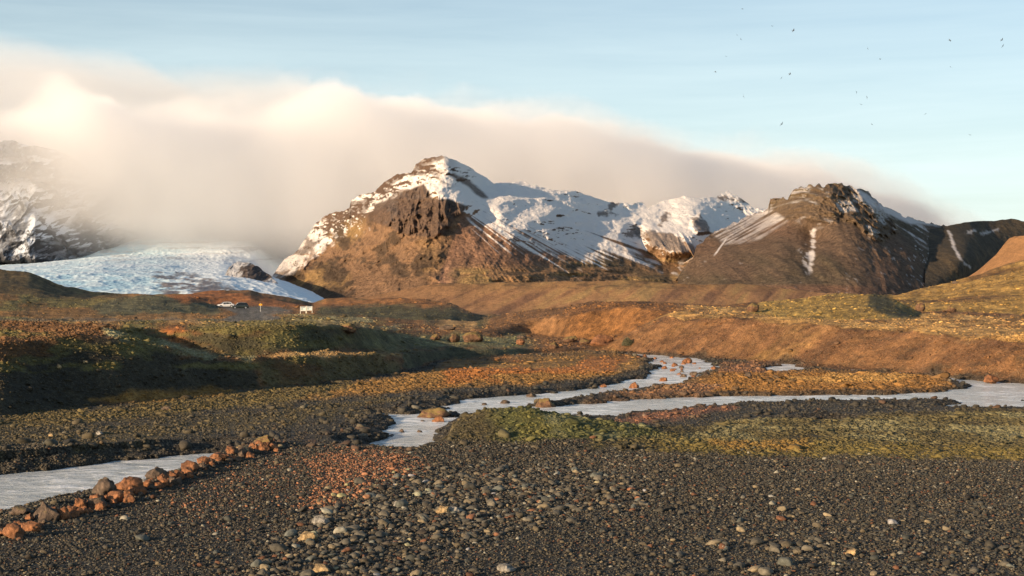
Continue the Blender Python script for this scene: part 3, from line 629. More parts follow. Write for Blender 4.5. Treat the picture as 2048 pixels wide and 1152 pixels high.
lone = [(945, 684, 36, 20, 'm', 'large dark mossy boulder on the moss flat, biggest of its pair', 201), (908, 685, 24, 18, 'm', 'round dark boulder left of the largest one on the moss flat', 202),
 (690, 664, 44, 18, 'm', 'long rust topped boulder at the edge of the shaded moss bank', 203), (870, 680, 22, 12, 'm', 'low brown boulder left of the round dark one on the moss flat', 204),
 (895, 660, 34, 10, 'd', 'dark overhanging boulder under the tan earth patch', 205), (1040, 690, 18, 12, 'o', 'orange brown boulder between moss flat and right bank', 206),
 (1108, 697, 20, 14, 'm', 'brown boulder at the rim of the low terrace', 207), (1044, 678, 20, 8, 'd', 'flat dark boulder behind the orange brown one', 208),
 (1140, 684, 28, 12, 'm', 'brown boulder at the left foot of the orange bank', 209), (1205, 692, 46, 22, 'o', 'broad rusty boulder at the foot of the orange bank', 210),
 (1170, 688, 22, 12, 'm', 'dark boulder beside the broad rusty one', 211), (1507, 624, 24, 18, 'm', 'dark boulder in the saddle left of the yellow mound', 212),
 (1842, 622, 18, 18, 'm', 'upright dark boulder at the foot of the right hill', 213), (1903, 624, 22, 14, 'm', 'rounded dark boulder right of the upright one under the right hill', 214),
 (1912, 567, 14, 6, 'd', 'small dark boulder on the crest of the right hill', 215), (1985, 757, 30, 16, 'o', 'red brown boulder at the river edge under the right bank', 216),
 (1497, 750, 14, 10, 'd', 'small dark boulder on the grassy island', 217), (332, 816, 22, 9, 'd', 'dark flat boulder in the olive grass before the left bank', 218),
 (117, 738, 10, 9, 't', 'pale yellowish boulder on the dark left bank', 219), (170, 727, 10, 6, 't', 'small tan boulder high on the dark left bank', 220),
 (101, 874, 12, 7, 't', 'yellow boulder on the dark gravel left of the river', 221), (198, 870, 14, 8, 'g', 'grey boulder on the dark gravel beyond the left water', 222)]
for x, y, w, h, k, lb, sd in lone: boulder(x, y, w, h, k, lb, LG, sd)
for x, y, w, h, k, lb, sd in [(642, 1146, 38, 16, 't', 'yellow tan cobblestone at the bottom edge of the gravel', 301), (612, 1084, 38, 20, 't', 'rounded tan cobblestone in the cobble band', 302),
 (908, 1026, 34, 12, 'g', 'flat pale grey cobblestone lying on another stone', 303), (795, 1014, 18, 12, 'g', 'pale round cobblestone in the middle of the band', 304), (640, 1050, 36, 18, 'g', 'bluish grey domed cobblestone left in the band', 305),
 (1012, 1146, 36, 16, 'g', 'grey speckled cobblestone at the bottom edge', 306), (885, 1028, 26, 16, 't', 'brown cobblestone half under the flat pale one', 307), (1705, 1112, 24, 14, 't', 'tan cobblestone on the right of the flat', 308)]:
    boulder(x, y, w, h, k, lb, 'big cobblestones on the gravel flat', sd, 'cobblestone', sink=.2)

# ------------------------------------------------------------------ far country: sheets with their own relief
def rbf(pts):
    P = np.array([(p[0], p[1]) for p in pts], float) / 100; v = np.array([p[2] for p in pts], float); n = len(P)
    d = np.sqrt(((P[:, None] - P[None]) ** 2).sum(-1) + .04)
    A = np.zeros((n + 3, n + 3)); A[:n, :n] = d; A[:n, n] = 1; A[:n, n + 1:] = P; A[n, :n] = 1; A[n + 1:, :n] = P.T
    w = np.linalg.solve(A, np.r_[v, 0, 0, 0])
    def f(x, y):
        x = x / 100; y = y / 100; s = w[n] + w[n + 1] * x + w[n + 2] * y
        for i in range(n): s = s + w[i] * np.sqrt((x - P[i, 0]) ** 2 + (y - P[i, 1]) ** 2 + .04)
        return s
    return f
def sheet(name, x0, x1, crest, base, depth, relief, paintf, mat, label, cat, dx=1.5, dy=1.5, back=900, cj=0, cjs=9):
    x = np.arange(x0, x1 + dx, dx); yc = curve(crest, x); yb = curve(base, x)
    if cj: yc = yc + fbm(x / cjs, 0 * x, 4, hash(name) % 97 if 0 else len(name)) * cj
    nr = int(max((yb - yc).max() / dy, 8)); t = np.linspace(0, 1, nr)[:, None]
    y = yb + (yc - yb) * t; xx = np.repeat(x[None], nr, 0)
    D = depth(xx, y); Xm = (xx - CX) / F * D; Zm = (HY - y) / F * D
    D = D + relief(xx, y, Xm, Zm)
    V = np.stack([(xx - CX) / F * D, D, CH + (HY - y) / F * D], -1)
    gx = np.gradient(V, axis=1); gy = np.gradient(V, axis=0); n = np.cross(gx, gy); n /= np.linalg.norm(n, axis=-1, keepdims=True) + 1e-9
    n = np.where(n[..., 1:2] > 0, -n, n)
    c, s = paintf(xx, y, V, n)
    # far side, falling away behind the crest
    top_ = V[-1]; rows = []
    for k in range(1, 13):
        q = k / 12; p = top_.copy(); g = top_[:, 1] + back * q; p[:, 0] = top_[:, 0] * (1 + .0 * q); p[:, 1] = g
        p[:, 2] = top_[:, 2] + (-30 - top_[:, 2]) * (q ** .8) + fbm(p[:, 0] / 90, g / 90, 3, 5) * 12 * (1 - q); rows.append(p)
    V = np.concatenate([V, np.array(rows)], 0); nb = len(rows)
    c = np.concatenate([c, np.repeat(c[-1:], nb, 0)], 0); s = np.concatenate([s, np.repeat(s[-1:], nb, 0)], 0)
    o = npmesh(name, V, gridq(V.shape[0], V.shape[1]), mat, True, {'Col': c.reshape(-1, 3), 'snow': s.ravel()})
    link(o); tag(o, label, cat, kind='structure'); return o
def mixc(c, col, m): return c * (1 - m[..., None]) + np.array(col) * m[..., None]
SNOW = (.84, .80, .75); ROCK = (.105, .070, .050)
FM = far_material('mountain_rock_and_snow', 11, 7)
GM = far_material('moraine_earth', 5, 1.2, lo=.75, hi=1.3)
# --- lateral moraine ridge
def mor_rel(x, y, X_, Z_):
    u = X_ * .8 + Z_ * 1.5
    return 26 * (fbm(X_ / 160, Z_ / 60, 3, 71)) + 3.2 * ridged((X_ * .75 - Z_ * 1.6) / 9, (X_ + Z_) / 60, 3, 72) + 3 * fbm(X_ / 14, Z_ / 14, 4, 73)
def mor_paint(x, y, V, n):
    c = np.ones(x.shape + (3,)) * np.array((.29, .158, .072)); X_ = V[..., 0]; Z_ = V[..., 2]
    st = fbm((X_ * .75 - Z_ * 1.6) / 11, (X_ + Z_) / 70, 4, 74)
    c = mixc(c, (.36, .24, .09), ss(-.1, .7, st) * .6 * ss(900, 1150, x)); c = mixc(c, (.125, .065, .04), ss(.0, .7, -st) * .7)
    c = mixc(c, (.09, .08, .065), .7 * ss(618, 634, y + 4 * st)); c = mixc(c, (.22, .13, .05), .5 * ss(590, 566, y) * ss(800, 1000, x))
    c = mixc(c, (.075, .05, .03), .6 * ss(.1, .6, fbm(x / 30, y / 6, 3, 75)) * ss(585, 575, y))
    return c, 0 * x
sheet('moraine', 600, 1900, [(600, 616), (640, 606), (700, 598), (760, 588), (820, 577), (872, 566), (942, 568), (1046, 565), (1150, 563), (1220, 561), (1277, 561), (1327, 567), (1386, 569), (1445, 569), (1475, 566), (1534, 573), (1593, 579), (1637, 585), (1711, 589), (1800, 600), (1900, 605)],
      [(600, 660), (1900, 660)], lambda x, y: 1180 + (650 - y) * 3.0 + np.abs(x - 1150) * .10, mor_rel, mor_paint, GM, 'long brown moraine ridge with streaked face below the mountains', 'moraine', 1.5, 1.2, 300, 1.2)
# --- main mountain
dm = rbf([(540, 560, 3150), (560, 520, 3420), (530, 600, 2950), (575, 575, 3000), (900, 600, 2380), (900, 560, 2520), (893, 500, 2660), (880, 450, 2740), (905, 420, 2780), (930, 410, 2830), (870, 380, 2880), (883, 311, 3120), (845, 320, 3220),
          (590, 570, 3100), (600, 540, 3200), (633, 446, 3560), (700, 405, 3500), (750, 385, 3420), (690, 480, 3240), (760, 520, 2870), (700, 560, 2830), (700, 610, 2520), (620, 610, 2700), (800, 610, 2380), (810, 460, 2830), (770, 420, 3020), (800, 350, 3270),
          (960, 430, 2850), (1000, 560, 2540), (1000, 480, 2720), (1000, 400, 2980), (987, 367, 3180), (1100, 560, 2620), (1100, 500, 2820), (1100, 430, 3010), (1101, 379, 3320), (1250, 560, 2780), (1250, 510, 2980), (1240, 460, 3250), (1257, 410, 3650),
          (1300, 470, 3280), (1330, 530, 3000), (1400, 560, 2900), (1400, 470, 3350), (1380, 440, 3500), (1410, 440, 3600), (1400, 400, 3900), (1454, 383, 4150), (1534, 418, 4100), (1500, 470, 3800), (1560, 560, 3300), (1330, 402, 3850)])
CLIFF = [(749, 408), (789, 395), (810, 381), (848, 367), (865, 395), (900, 398), (935, 412), (924, 429), (907, 440), (890, 467), (865, 474), (824, 473), (782, 457), (747, 443)]
GORGE = [(1250, 470), (1262, 455), (1282, 452), (1300, 500), (1330, 520), (1380, 515), (1370, 545), (1340, 550), (1290, 520)]
def mm_rel(x, y, X_, Z_):
    cl = polymask(x, y, CLIFF, 6); left = ss(930, 860, x)
    r = 55 * fbm(X_ / 260, Z_ / 200, 3, 81)
    r = r - (26 + 30 * left) * (ridged(X_ / 105, Z_ / 75, 4, 82) - .5) * ss(1700, 900, x) * ss(560, 520, y + (1 - left) * 60)
    r = r - left * 30 * (ridged(X_ / 38, Z_ / 30, 4, 83) - .5)
    sn = ss(960, 1020, x) * ss(500, 470, y)
    r = r - sn * 44 * (ridged(X_ / 170 + .5, Z_ / 60, 4, 84) - .4) - sn * 16 * fbm(X_ / 50, Z_ / 26, 4, 184)
    r = r - cl * (8 + 44 * (ridged(X_ / 20, Z_ / 60, 3, 85) - .4)) + 8 * fbm(X_ / 18, Z_ / 18, 4, 86)
    # talus: straight gullies fanning down from the foot of the cliff
    a = np.arctan2(y - 400, x - 905); ta = ss(930, 980, x) * ss(1250, 1150, x) * ss(430, 470, y)
    r = r + ta * 5 * (ridged(a * 40, y / 200, 3, 87) - .5)
    # stepped ledges low on the left flank
    low = ss(470, 520, y) * left; r = r - low * 26 * (ridged(X_ / 60 + Z_ / 40, Z_ / 34 - X_ / 90, 4, 88) - .45)
    g = polymask(x, y, GORGE, 16); r = r + g * 75
    blk = polymask(x, y, [(1282, 458), (1330, 455), (1390, 470), (1390, 515), (1350, 510), (1300, 500)], 13); r = r - blk * (34 + 30 * ridged(X_ / 26, Z_ / 90, 3, 89))
    kn = polymask(x, y, [(1385, 440), (1400, 428), (1415, 445), (1420, 465), (1395, 468), (1380, 455)], 5); r = r - kn * 50
    # lower terrace steps on the right foot
    r = r - ss(880, 960, x) * ss(520, 540, y) * 14 * fbm(X_ / 120, Z_ / 12, 4, 90)
    return r
def mm_paint(x, y, V, n):
    X_ = V[..., 0]; Z_ = V[..., 2]; nz = n[..., 2]
    f1 = fbm(X_ / 34, Z_ / 24, 5, 91); f2 = fbm(X_ / 120, Z_ / 90, 4, 92); f3 = fbm(X_ / 9, Z_ / 9, 4, 93)
    c = np.ones(x.shape + (3,)) * np.array((.185, .112, .064))
    c = mixc(c, (.24, .155, .06), .75 * ss(-.2, .6, f2) * ss(900, 840, x)); c = mixc(c, (.06, .042, .028), .9 * ss(-.1, .4, -f1 + .3 * f2) * ss(930, 860, x))
    tal = ss(-6, 6, (x - 925) - (430 - y) * 0 + (y - 430) * .36) * ss(1180, 1060, x) * ss(425, 440, y); c = mixc(c, (.27, .155, .10), tal)
    low = ss(505, 535, y + 10 * f2) * ss(880, 930, x); c = mixc(c, (.24, .145, .075), low)
    c = mixc(c, (.30, .20, .08), low * ss(0, .6, fbm(x / 60, y / 9, 3, 94)) * .7); c = mixc(c, (.07, .055, .04), low * ss(.1, .55, fbm(x / 36, y / 7, 4, 95)) * .75)
    c = mixc(c, (.05, .05, .035), .6 * polymask(x, y, [(1190, 490), (1330, 560), (1400, 575), (1320, 570), (1200, 530)], 10))
    c = mixc(c, (.20, .115, .072), tal * ss(545, 520, y) * .9)
    # snow
    sl = curve([(520, 575), (560, 562), (590, 550), (640, 505), (690, 470), (745, 462), (790, 458), (800, 405), (860, 395), (925, 425), (940, 432), (1000, 455), (1060, 478), (1110, 498), (1160, 518), (1200, 516), (1230, 500), (1260, 508), (1330, 512), (1400, 500), (1560, 520)], x)
    a = np.arctan2(y - 330, x - 800)
    streak = .6 * fbm(a * 55, y / 120, 4, 96) + .75 * fbm(a * 150, y / 160, 3, 196); rt = ss(925, 960, x)
    v = (sl - y) / (14 + 16 * rt) + f1 * .8 * (1 - rt) + f2 * .5 + streak * rt * 1.5 * ss(1400, 1250, x) + f3 * .25
    s = ss(-.3, .6, v)
    dust = ss(.55, .9, streak + .35 * f1) * ss(75, 0, y - sl) * rt * ss(1250, 1130, x); s = np.maximum(s, dust * .65)
    # bare rock where it is steep
    thr = curve([(560, .66), (700, .70), (850, .66), (930, .54), (1000, .46), (1560, .44)], x)
    bare = ss(.10, -.06, nz - thr + .10 * f1 + .05 * f3)
    rib = ss(.42, .62, ridged(X_ / 60, Z_ / 42, 4, 97) + .05 * f3) * ss(930, 850, x)
    s = s * (1 - np.clip(bare + .75 * rib, 0, 1))
    cl = polymask(x, y, CLIFF, 3, f1 * .8); s = s * (1 - .96 * cl)
    ck = [(905, 345), (940, 360), (975, 395), (966, 395), (930, 372), (900, 352)]
    s = s * (1 - .85 * polymask(x, y, ck, 3, f1)) * (1 - .8 * polymask(x, y, [(835, 318), (880, 309), (890, 316), (850, 332), (825, 345)], 4, f1 * 1.3))
    for q in ([(1282, 470), (1300, 462), (1345, 470), (1385, 490), (1392, 515), (1350, 505), (1300, 500)], [(1383, 442), (1400, 430), (1414, 445), (1420, 464), (1395, 466)], [(1255, 466), (1268, 452), (1282, 455), (1284, 478), (1252, 474)],
              [(1195, 425), (1230, 424), (1235, 430), (1198, 431)], [(1315, 450), (1330, 425), (1338, 428), (1322, 452)], [(1212, 418), (1228, 405), (1234, 408), (1222, 420)], [(1430, 392), (1490, 398), (1500, 408), (1440, 398)]):
        s = s * (1 - .8 * polymask(x, y, q, 3.5, f3 * 1.4 + f1))
    gm = polymask(x, y, [(1278, 500), (1330, 520), (1385, 520), (1375, 552), (1330, 550), (1290, 520)], 6); s = s * (1 - gm) + gm * .7 * ss(.15, .5, f1)
    hazl = ss(640, 600, x); s = s * (1 - .3 * hazl)
    c = mixc(c, ROCK, cl); c = mixc(c, (.10, .065, .045), ss(sl - 10, sl - 40, y) * (1 - cl))
    rb = polymask(x, y, [(1282, 465), (1345, 470), (1392, 515), (1300, 500)], 8, f1); c = mixc(c, (.17, .105, .06), rb)
    c = mixc(c, SNOW, s); return c, s
sheet('mountain', 528, 1570, [(528, 562), (545, 553), (556, 533), (570, 518), (586, 508), (598, 496), (615, 470), (633, 446), (645, 436), (659, 426), (680, 424), (699, 417), (702, 401), (720, 391), (749, 384), (768, 363), (796, 349), (822, 346), (833, 328), (845, 318), (883, 311), (910, 320), (952, 342), (987, 367), (1037, 363), (1049, 362), (1060, 368), (1101, 379), (1146, 382), (1198, 398), (1230, 407), (1250, 404), (1262, 410), (1277, 403), (1288, 405), (1295, 417), (1310, 408), (1327, 402), (1368, 392), (1386, 397), (1430, 395), (1442, 386), (1454, 383), (1472, 389), (1486, 400), (1504, 414), (1534, 419), (1570, 424)],
      [(528, 640), (1570, 640)], dm, mm_rel, mm_paint, FM, 'snow topped mountain with dark cliff and brown scree slopes', 'mountain', 1.25, 1.2, 700, 2.0, 8)
# --- mountain on the right
dr = rbf([(1362, 560, 2850), (1392, 500, 3000), (1421, 467, 3120), (1480, 440, 3250), (1534, 420, 3300), (1450, 540, 2680), (1480, 480, 3000), (1560, 580, 2380), (1560, 500, 2700), (1570, 440, 2980), (1600, 400, 3000), (1619, 369, 3100), (1663, 366, 3060), (1640, 430, 2820), (1620, 470, 2820), (1650, 520, 2560), (1650, 600, 2300),
          (1740, 385, 3150), (1730, 450, 2780), (1750, 540, 2520), (1780, 600, 2380), (1800, 430, 3180), (1830, 500, 2850), (1880, 560, 2750), (1887, 452, 3450), (1930, 520, 3150), (1950, 600, 2800), (2000, 470, 3600), (2000, 600, 3000)])
RTOP = [(1530, 420), (1543, 398), (1587, 378), (1619, 362), (1663, 360), (1740, 380), (1750, 402), (1790, 438), (1800, 462), (1764, 484), (1738, 470), (1700, 446), (1640, 444), (1600, 432), (1568, 442)]
def rm_rel(x, y, X_, Z_):
    tp = polymask(x, y, RTOP, 6)
    r = 40 * fbm(X_ / 240, Z_ / 200, 3, 101) - 20 * (ridged(X_ / 60, Z_ / 200, 3, 102) - .5) + 7 * fbm(X_ / 16, Z_ / 16, 4, 103)
    r = r - tp * (20 + 90 * (ridged(X_ / 66, Z_ / 60, 4, 104) - .45) + 44 * (ridged(X_ / 24, Z_ / 22, 4, 105) - .45))
    g = np.exp(-((x - 1622 - (y - 500) * -.08) / 13) ** 2) * ss(440, 470, y) * ss(580, 530, y); r = r + g * 26
    return r
def rm_paint(x, y, V, n):
    X_ = V[..., 0]; Z_ = V[..., 2]; f1 = fbm(X_ / 26, Z_ / 26, 5, 111); f2 = fbm(X_ / 110, Z_ / 110, 4, 112); f3 = fbm(X_ / 8, Z_ / 8, 4, 113)
    c = np.ones(x.shape + (3,)) * np.array((.108, .074, .050)); c = mixc(c, (.072, .060, .038), ss(0, .7, f2) * .7); c = mixc(c, (.14, .085, .056), ss(0, .7, -f2) * .6)
    tp = polymask(x, y, RTOP, 4, f1); c = mixc(c, (.12, .085, .055), tp); c = mixc(c, (.13, .10, .04), .5 * tp * ss(0, .5, f1))
    s = 0 * x
    slab = polymask(x, y, [(1432, 456), (1530, 420), (1545, 420), (1575, 442), (1520, 476), (1480, 486), (1450, 488), (1425, 470)], 4, f1 * .6)
    st = fbm((x * .55 + y) / 3.2, (x - y * .5) / 60, 3, 114)
    s = np.maximum(s, slab * ss(-.5, .6, st + .15) * .55)
    g = np.exp(-((x - 1624 - (y - 500) * -.10) / 8) ** 2) * ss(448, 462, y) * ss(562, 535, y); s = np.maximum(s, ss(.45, 1.1, g + .55 * f3 + .3 * f1) * .75)
    g2 = polymask(x, y, [(1596, 500), (1612, 490), (1622, 520), (1622, 548), (1608, 530)], 6); s = np.maximum(s, g2 * ss(.05, .5, f3) * .7)
    g3 = polymask(x, y, [(1585, 436), (1620, 428), (1665, 442), (1640, 456), (1615, 452)], 6); s = np.maximum(s, g3 * ss(-.4, .4, f3 + f1) * .4)
    # right flank: thin bands of snow running down
    q = (y - 400) - (x - 1745) * .62; fl = ss(1735, 1760, x) * ss(1960, 1925, x) * ss(30, 12, np.abs(q - 6))
    s = np.maximum(s, fl * ss(.05, .8, fbm(q / 5, x / 70, 3, 115) + .5 * f3 + .2 * f1) * curve([(1740, .9), (1820, .7), (1900, .5), (1950, .35)], x))
    cr = polymask(x, y, [(1700, 372), (1735, 388), (1770, 412), (1830, 440), (1880, 452), (1820, 446), (1770, 428), (1738, 410), (1715, 388)], 4, f1 * .7); s = np.maximum(s, cr * .85)
    s = np.maximum(s, tp * ss(.35, .75, n[..., 2] * .9 + .2 * f1 - .08) * .55 * ss(.1, .5, f1))
    gl = np.minimum(np.abs((y - 452) - (x - 1887) * 1.15) / 1.5, 99); s = np.maximum(s, ss(2.6, 1.2, gl + f3) * ss(452, 456, y) * ss(505, 490, y) * .85)
    spk = ss(.62, .8, f3 + .3 * f1) * ss(455, 480, y) * ss(600, 540, y) * ss(1700, 1850, x); s = np.maximum(s, spk * .5)
    ln = np.abs((y - 480) - (1450 - x) * 1.35 + 6 * f2) ; s = np.maximum(s, ss(4, 1.5, ln) * ss(472, 480, y) * ss(514, 505, y) * .7)
    ft = ss(568, 580, y + 5 * f2) * ss(1830, 1700, x); c = mixc(c, (.17, .095, .06), ft * .8)
    c = mixc(c, (.68, .66, .66), s); return c, s
sheet('mountain', 1355, 1960, [(1355, 556), (1362, 543), (1380, 524), (1389, 512), (1392, 493), (1421, 467), (1460, 448), (1513, 426), (1536, 418), (1541, 400), (1551, 397), (1575, 397), (1587, 380), (1605, 375), (1619, 369), (1645, 372), (1663, 366), (1696, 371), (1715, 378), (1737, 383), (1744, 391), (1767, 411), (1806, 431), (1834, 441), (1887, 452), (1915, 470), (1940, 520), (1960, 560)],
      [(1355, 640), (1960, 640)], dr, rm_rel, rm_paint, FM, 'bare brown mountain with craggy dark top and thin snow gullies', 'mountain', 1.25, 1.2, 500, 4.0, 9)
# --- dark ridge and the sunlit spur on the far right
def dk_paint(x, y, V, n):
    f1 = fbm(V[..., 0] / 20, V[..., 2] / 20, 5, 121); f3 = fbm(V[..., 0] / 8, V[..., 2] / 8, 3, 122)
    c = np.ones(x.shape + (3,)) * np.array((.062, .05, .034)); c = mixc(c, (.11, .08, .045), ss(0, .6, f1) * .6)
    s = polymask(x, y, [(1896, 462), (1904, 470), (1912, 498), (1925, 520), (1940, 535), (1920, 520), (1905, 495)], 2.5, f3) * .8
    for q in ([(1930, 466), (1950, 459), (1952, 462), (1934, 470)], [(1962, 466), (1998, 456), (1998, 459), (1968, 470)]): s = np.maximum(s, polymask(x, y, q, 2.5, f3 * 1.5) * .55)
    c = mixc(c, (.7, .66, .64), s); return c, s
sheet('ridge', 1850, 2700, [(1850, 462), (1887, 453), (1926, 445), (1949, 442), (1986, 442), (2022, 437), (2048, 442), (2150, 430), (2400, 440), (2700, 470)], [(1850, 640), (2700, 640)],
      rbf([(1850, 453, 3300), (1850, 600, 2500), (1980, 442, 3700), (1980, 600, 3150), (2100, 440, 3900), (2100, 600, 3400), (2700, 470, 4300), (2700, 600, 3900), (1930, 520, 2900)]),
      lambda x, y, X_, Z_: 30 * fbm(X_ / 160, Z_ / 120, 4, 123) + 5 * fbm(X_ / 16, Z_ / 16, 4, 124), dk_paint, FM, 'dark bare ridge closing the valley on the far right', 'ridge', 1.5, 1.5, 600, 1.2, 14)
def sp_paint(x, y, V, n):
    f1 = fbm(V[..., 0] / 16, V[..., 2] / 16, 5, 126); c = np.ones(x.shape + (3,)) * np.array((.25, .135, .06)); c = mixc(c, (.16, .09, .045), ss(0, .6, f1) * .7); return c, 0 * x
sheet('hill', 1940, 2700, [(1940, 600), (1965, 552), (1985, 518), (2017, 477), (2030, 472), (2048, 472), (2080, 455), (2200, 420), (2400, 400), (2700, 390)], [(1940, 640), (2700, 640)],
      lambda x, y: 1750 - np.clip(x - 1940, 0, 200) * 1.4 + (600 - y) * 2.2, lambda x, y, X_, Z_: 12 * fbm(X_ / 90, Z_ / 90, 4, 127) + 2.5 * fbm(X_ / 10, Z_ / 10, 4, 128), sp_paint, GM, 'sunlit orange brown spur behind the right hill', 'hill', 2, 1.5, 400, 1)
# --- mountain in the fog on the left
LC = [[(-60, 325), (14, 323), (60, 316), (100, 325), (113, 340), (115, 386), (90, 374), (60, 350), (20, 345), (-60, 350)], [(-80, 420), (20, 440), (50, 405), (75, 430), (110, 470), (135, 520), (60, 526), (-80, 530)],
      [(120, 470), (160, 420), (185, 450), (192, 508), (160, 512), (140, 500)], [(200, 470), (230, 450), (262, 455), (272, 470), (240, 490), (215, 500)], [(262, 490), (290, 472), (310, 492), (280, 500)], [(-80, 290), (30, 280), (60, 292), (40, 306), (-80, 310)]]
def lf_rel(x, y, X_, Z_):
    r = 60 * fbm(X_ / 240, Z_ / 160, 3, 131) - 60 * (ridged(X_ / 120, Z_ / 110, 4, 132) - .45) - 34 * (ridged(X_ / 34, Z_ / 60, 4, 133) - .45)
    for q in LC: r = r - 50 * polymask(x, y, q, 8)
    return r
def lf_paint(x, y, V, n):
    X_ = V[..., 0]; Z_ = V[..., 2]; f1 = fbm(X_ / 40, Z_ / 30, 5, 134); f3 = fbm(X_ / 12, Z_ / 12, 4, 135)
    s = ss(.58, .74, n[..., 2] + .14 * f1 + .07 * f3); k = 0 * x
    for q in LC: k = np.maximum(k, polymask(x, y, q, 9, f1 * 1.2))
    s = s * (1 - .8 * k * ss(.45, -.25, f1 + .5 * f3)); s = np.maximum(s, .25 * ss(.1, .6, f3)); s = s * (1 - .5 * ss(.1, .5, ridged(X_ / 50, Z_ / 45, 4, 136) - .35) * (1 - k))
    c = mixc(np.ones(x.shape + (3,)) * np.array((.040, .042, .048)), (.56, .62, .70), s); return c, s
sheet('mountain', -420, 470, [(-420, 200), (-100, 262), (0, 282), (24, 282), (69, 292), (115, 302), (150, 318), (200, 356), (260, 405), (330, 455), (400, 492), (470, 520)], [(-420, 560), (470, 560)],
      lambda x, y: 3690 + (540 - y) * 1.6 + np.maximum(x - 70, 0) * 2.6, lf_rel, lf_paint, far_material('foggy_cliff', 16, 6), 'snow dusted dark crags fading into fog on the left', 'mountain', 1.5, 1.5, 500, 3, 14)
# --- glacier tongue
gx_ = np.arange(-260, 668, 1.6); gr_ = np.linspace(0, 1, 430)
top_y = curve([(-260, 535), (0, 527), (139, 518), (200, 512), (312, 506), (450, 510), (510, 522), (545, 552), (575, 564), (620, 583), (655, 600), (668, 606)], gx_)
K = [1100, 1500, 2100, 2900, 3700, 4600]; YG = []
ya = curve([(-260, 620), (400, 624), (600, 640), (668, 640)], gx_)
ymid = curve([(-260, 560), (0, 556), (200, 550), (450, 556), (560, 574), (620, 591), (668, 610)], gx_)
ysh = curve([(-260, 545), (0, 540), (200, 528), (450, 532), (545, 556), (575, 567), (620, 586), (668, 608)], gx_); top_y = blur1(top_y, 17); ymid = blur1(ymid, 17); ysh = blur1(ysh, 17)
rows = np.stack([ya, ymid + (ya - ymid) * .35, ymid, ysh, top_y, top_y - 60], 0)
tq = np.array([0, .28, .5, .68, .85, 1.0]); GY = np.array([np.interp(gr_, tq, rows[:, i]) for i in range(len(gx_))]).T
GD = np.repeat(np.interp(gr_, tq, [1050, 1250, 1550, 2400, 3900, 4700])[:, None], len(gx_), 1)
GXx = np.repeat(gx_[None], len(gr_), 0); gX = (GXx - CX) / F * GD; gZ = CH + (HY - GY) / F * GD
cre = ridged((gX + .25 * GD) / 17, GD / 44 + gX / 130, 4, 141); lump = fbm(gX / 120, GD / 200, 3, 142)
gZ = gZ + (1.1 + GD / 2600) * (cre - .5) + 3.5 * lump + .6 * fbm(gX / 6, GD / 9, 3, 143)
edge = ss(668, 640, GXx + 10 * fbm(GD / 60, gX / 60, 3, 144)); gZ = gZ - (1 - edge) * 18
c = np.ones(GXx.shape + (3,)) * np.array((.56, .70, .76)); c = mixc(c, (.36, .57, .68), ss(.55, .25, cre) * .8); c = mixc(c, (.78, .82, .84), np.clip(ss(.3, .8, lump) * .5 + .6 * ss(300, 420, GXx), 0, .8))  # right part painted whiter to stand for sunlit ice
bl_ = polymask(GXx, GY, [(60, 600), (100, 550), (230, 545), (250, 585), (150, 600)], 22); c = mixc(c, (.28, .50, .64), bl_ * .6 * ss(.7, .35, cre))
dirt = polymask(GXx, GY, [(300, 545), (380, 550), (460, 568), (490, 592), (380, 596), (320, 580)], 9, fbm(GXx / 14, GY / 5, 3, 145)) * ss(-.35, .15, fbm(GXx / 26, GY / 3.2, 4, 146))
c = mixc(c, (.10, .065, .055), dirt * .9); c = mixc(c, (.3, .3, .3), .5 * ss(.1, .5, fbm(GXx / 50, GY / 4, 3, 147)) * ss(530, 515, GY) * (GXx > 200))
gl = npmesh('glacier', np.stack([gX, GD, gZ], -1), gridq(*GXx.shape), ice_material(), True, {'Col': c.reshape(-1, 3)})
link(gl); tag(gl, 'pale blue glacier tongue flowing down between fog and brown slope', 'glacier', kind='structure')
# rocky island in the ice
def nk_paint(x, y, V, n):
    f1 = fbm(V[..., 0] / 16, V[..., 2] / 12, 5, 151); s = ss(.1, .6, f1 + (n[..., 2] - .6)) * .6
    return mixc(np.ones(x.shape + (3,)) * np.array((.085, .07, .065)), (.65, .68, .72), s), s
sheet('rock_outcrop', 450, 556, [(450, 550), (458, 534), (468, 526), (480, 523), (500, 527), (515, 532), (530, 544), (542, 552), (556, 566)], [(450, 585), (556, 585)], lambda x, y: 1700 + (560 - y) * 2.2 + np.abs(x - 495) * .6,
      lambda x, y, X_, Z_: -16 * (ridged(X_ / 26, Z_ / 20, 4, 152) - .5) + 3 * fbm(X_ / 7, Z_ / 7, 3, 153), nk_paint, FM, 'dark rock outcrop dusted with snow rising from the glacier', 'rock outcrop', 1, 1, 120, 1.5, 7)
# slope seen faintly above the ice, left of the snow topped mountain
sheet('hill', 480, 640, [(480, 520), (530, 500), (575, 478), (600, 452), (640, 440)], [(480, 575), (640, 600)], lambda x, y: 4300 + (560 - y) * 3.5, lambda x, y, X_, Z_: -40 * (ridged(X_ / 70, Z_ / 50, 4, 155) - .5), lf_paint, FM, 'faint snowy slope fading into fog above the glacier', 'slope', 1.5, 1.5, 300, 3, 12)

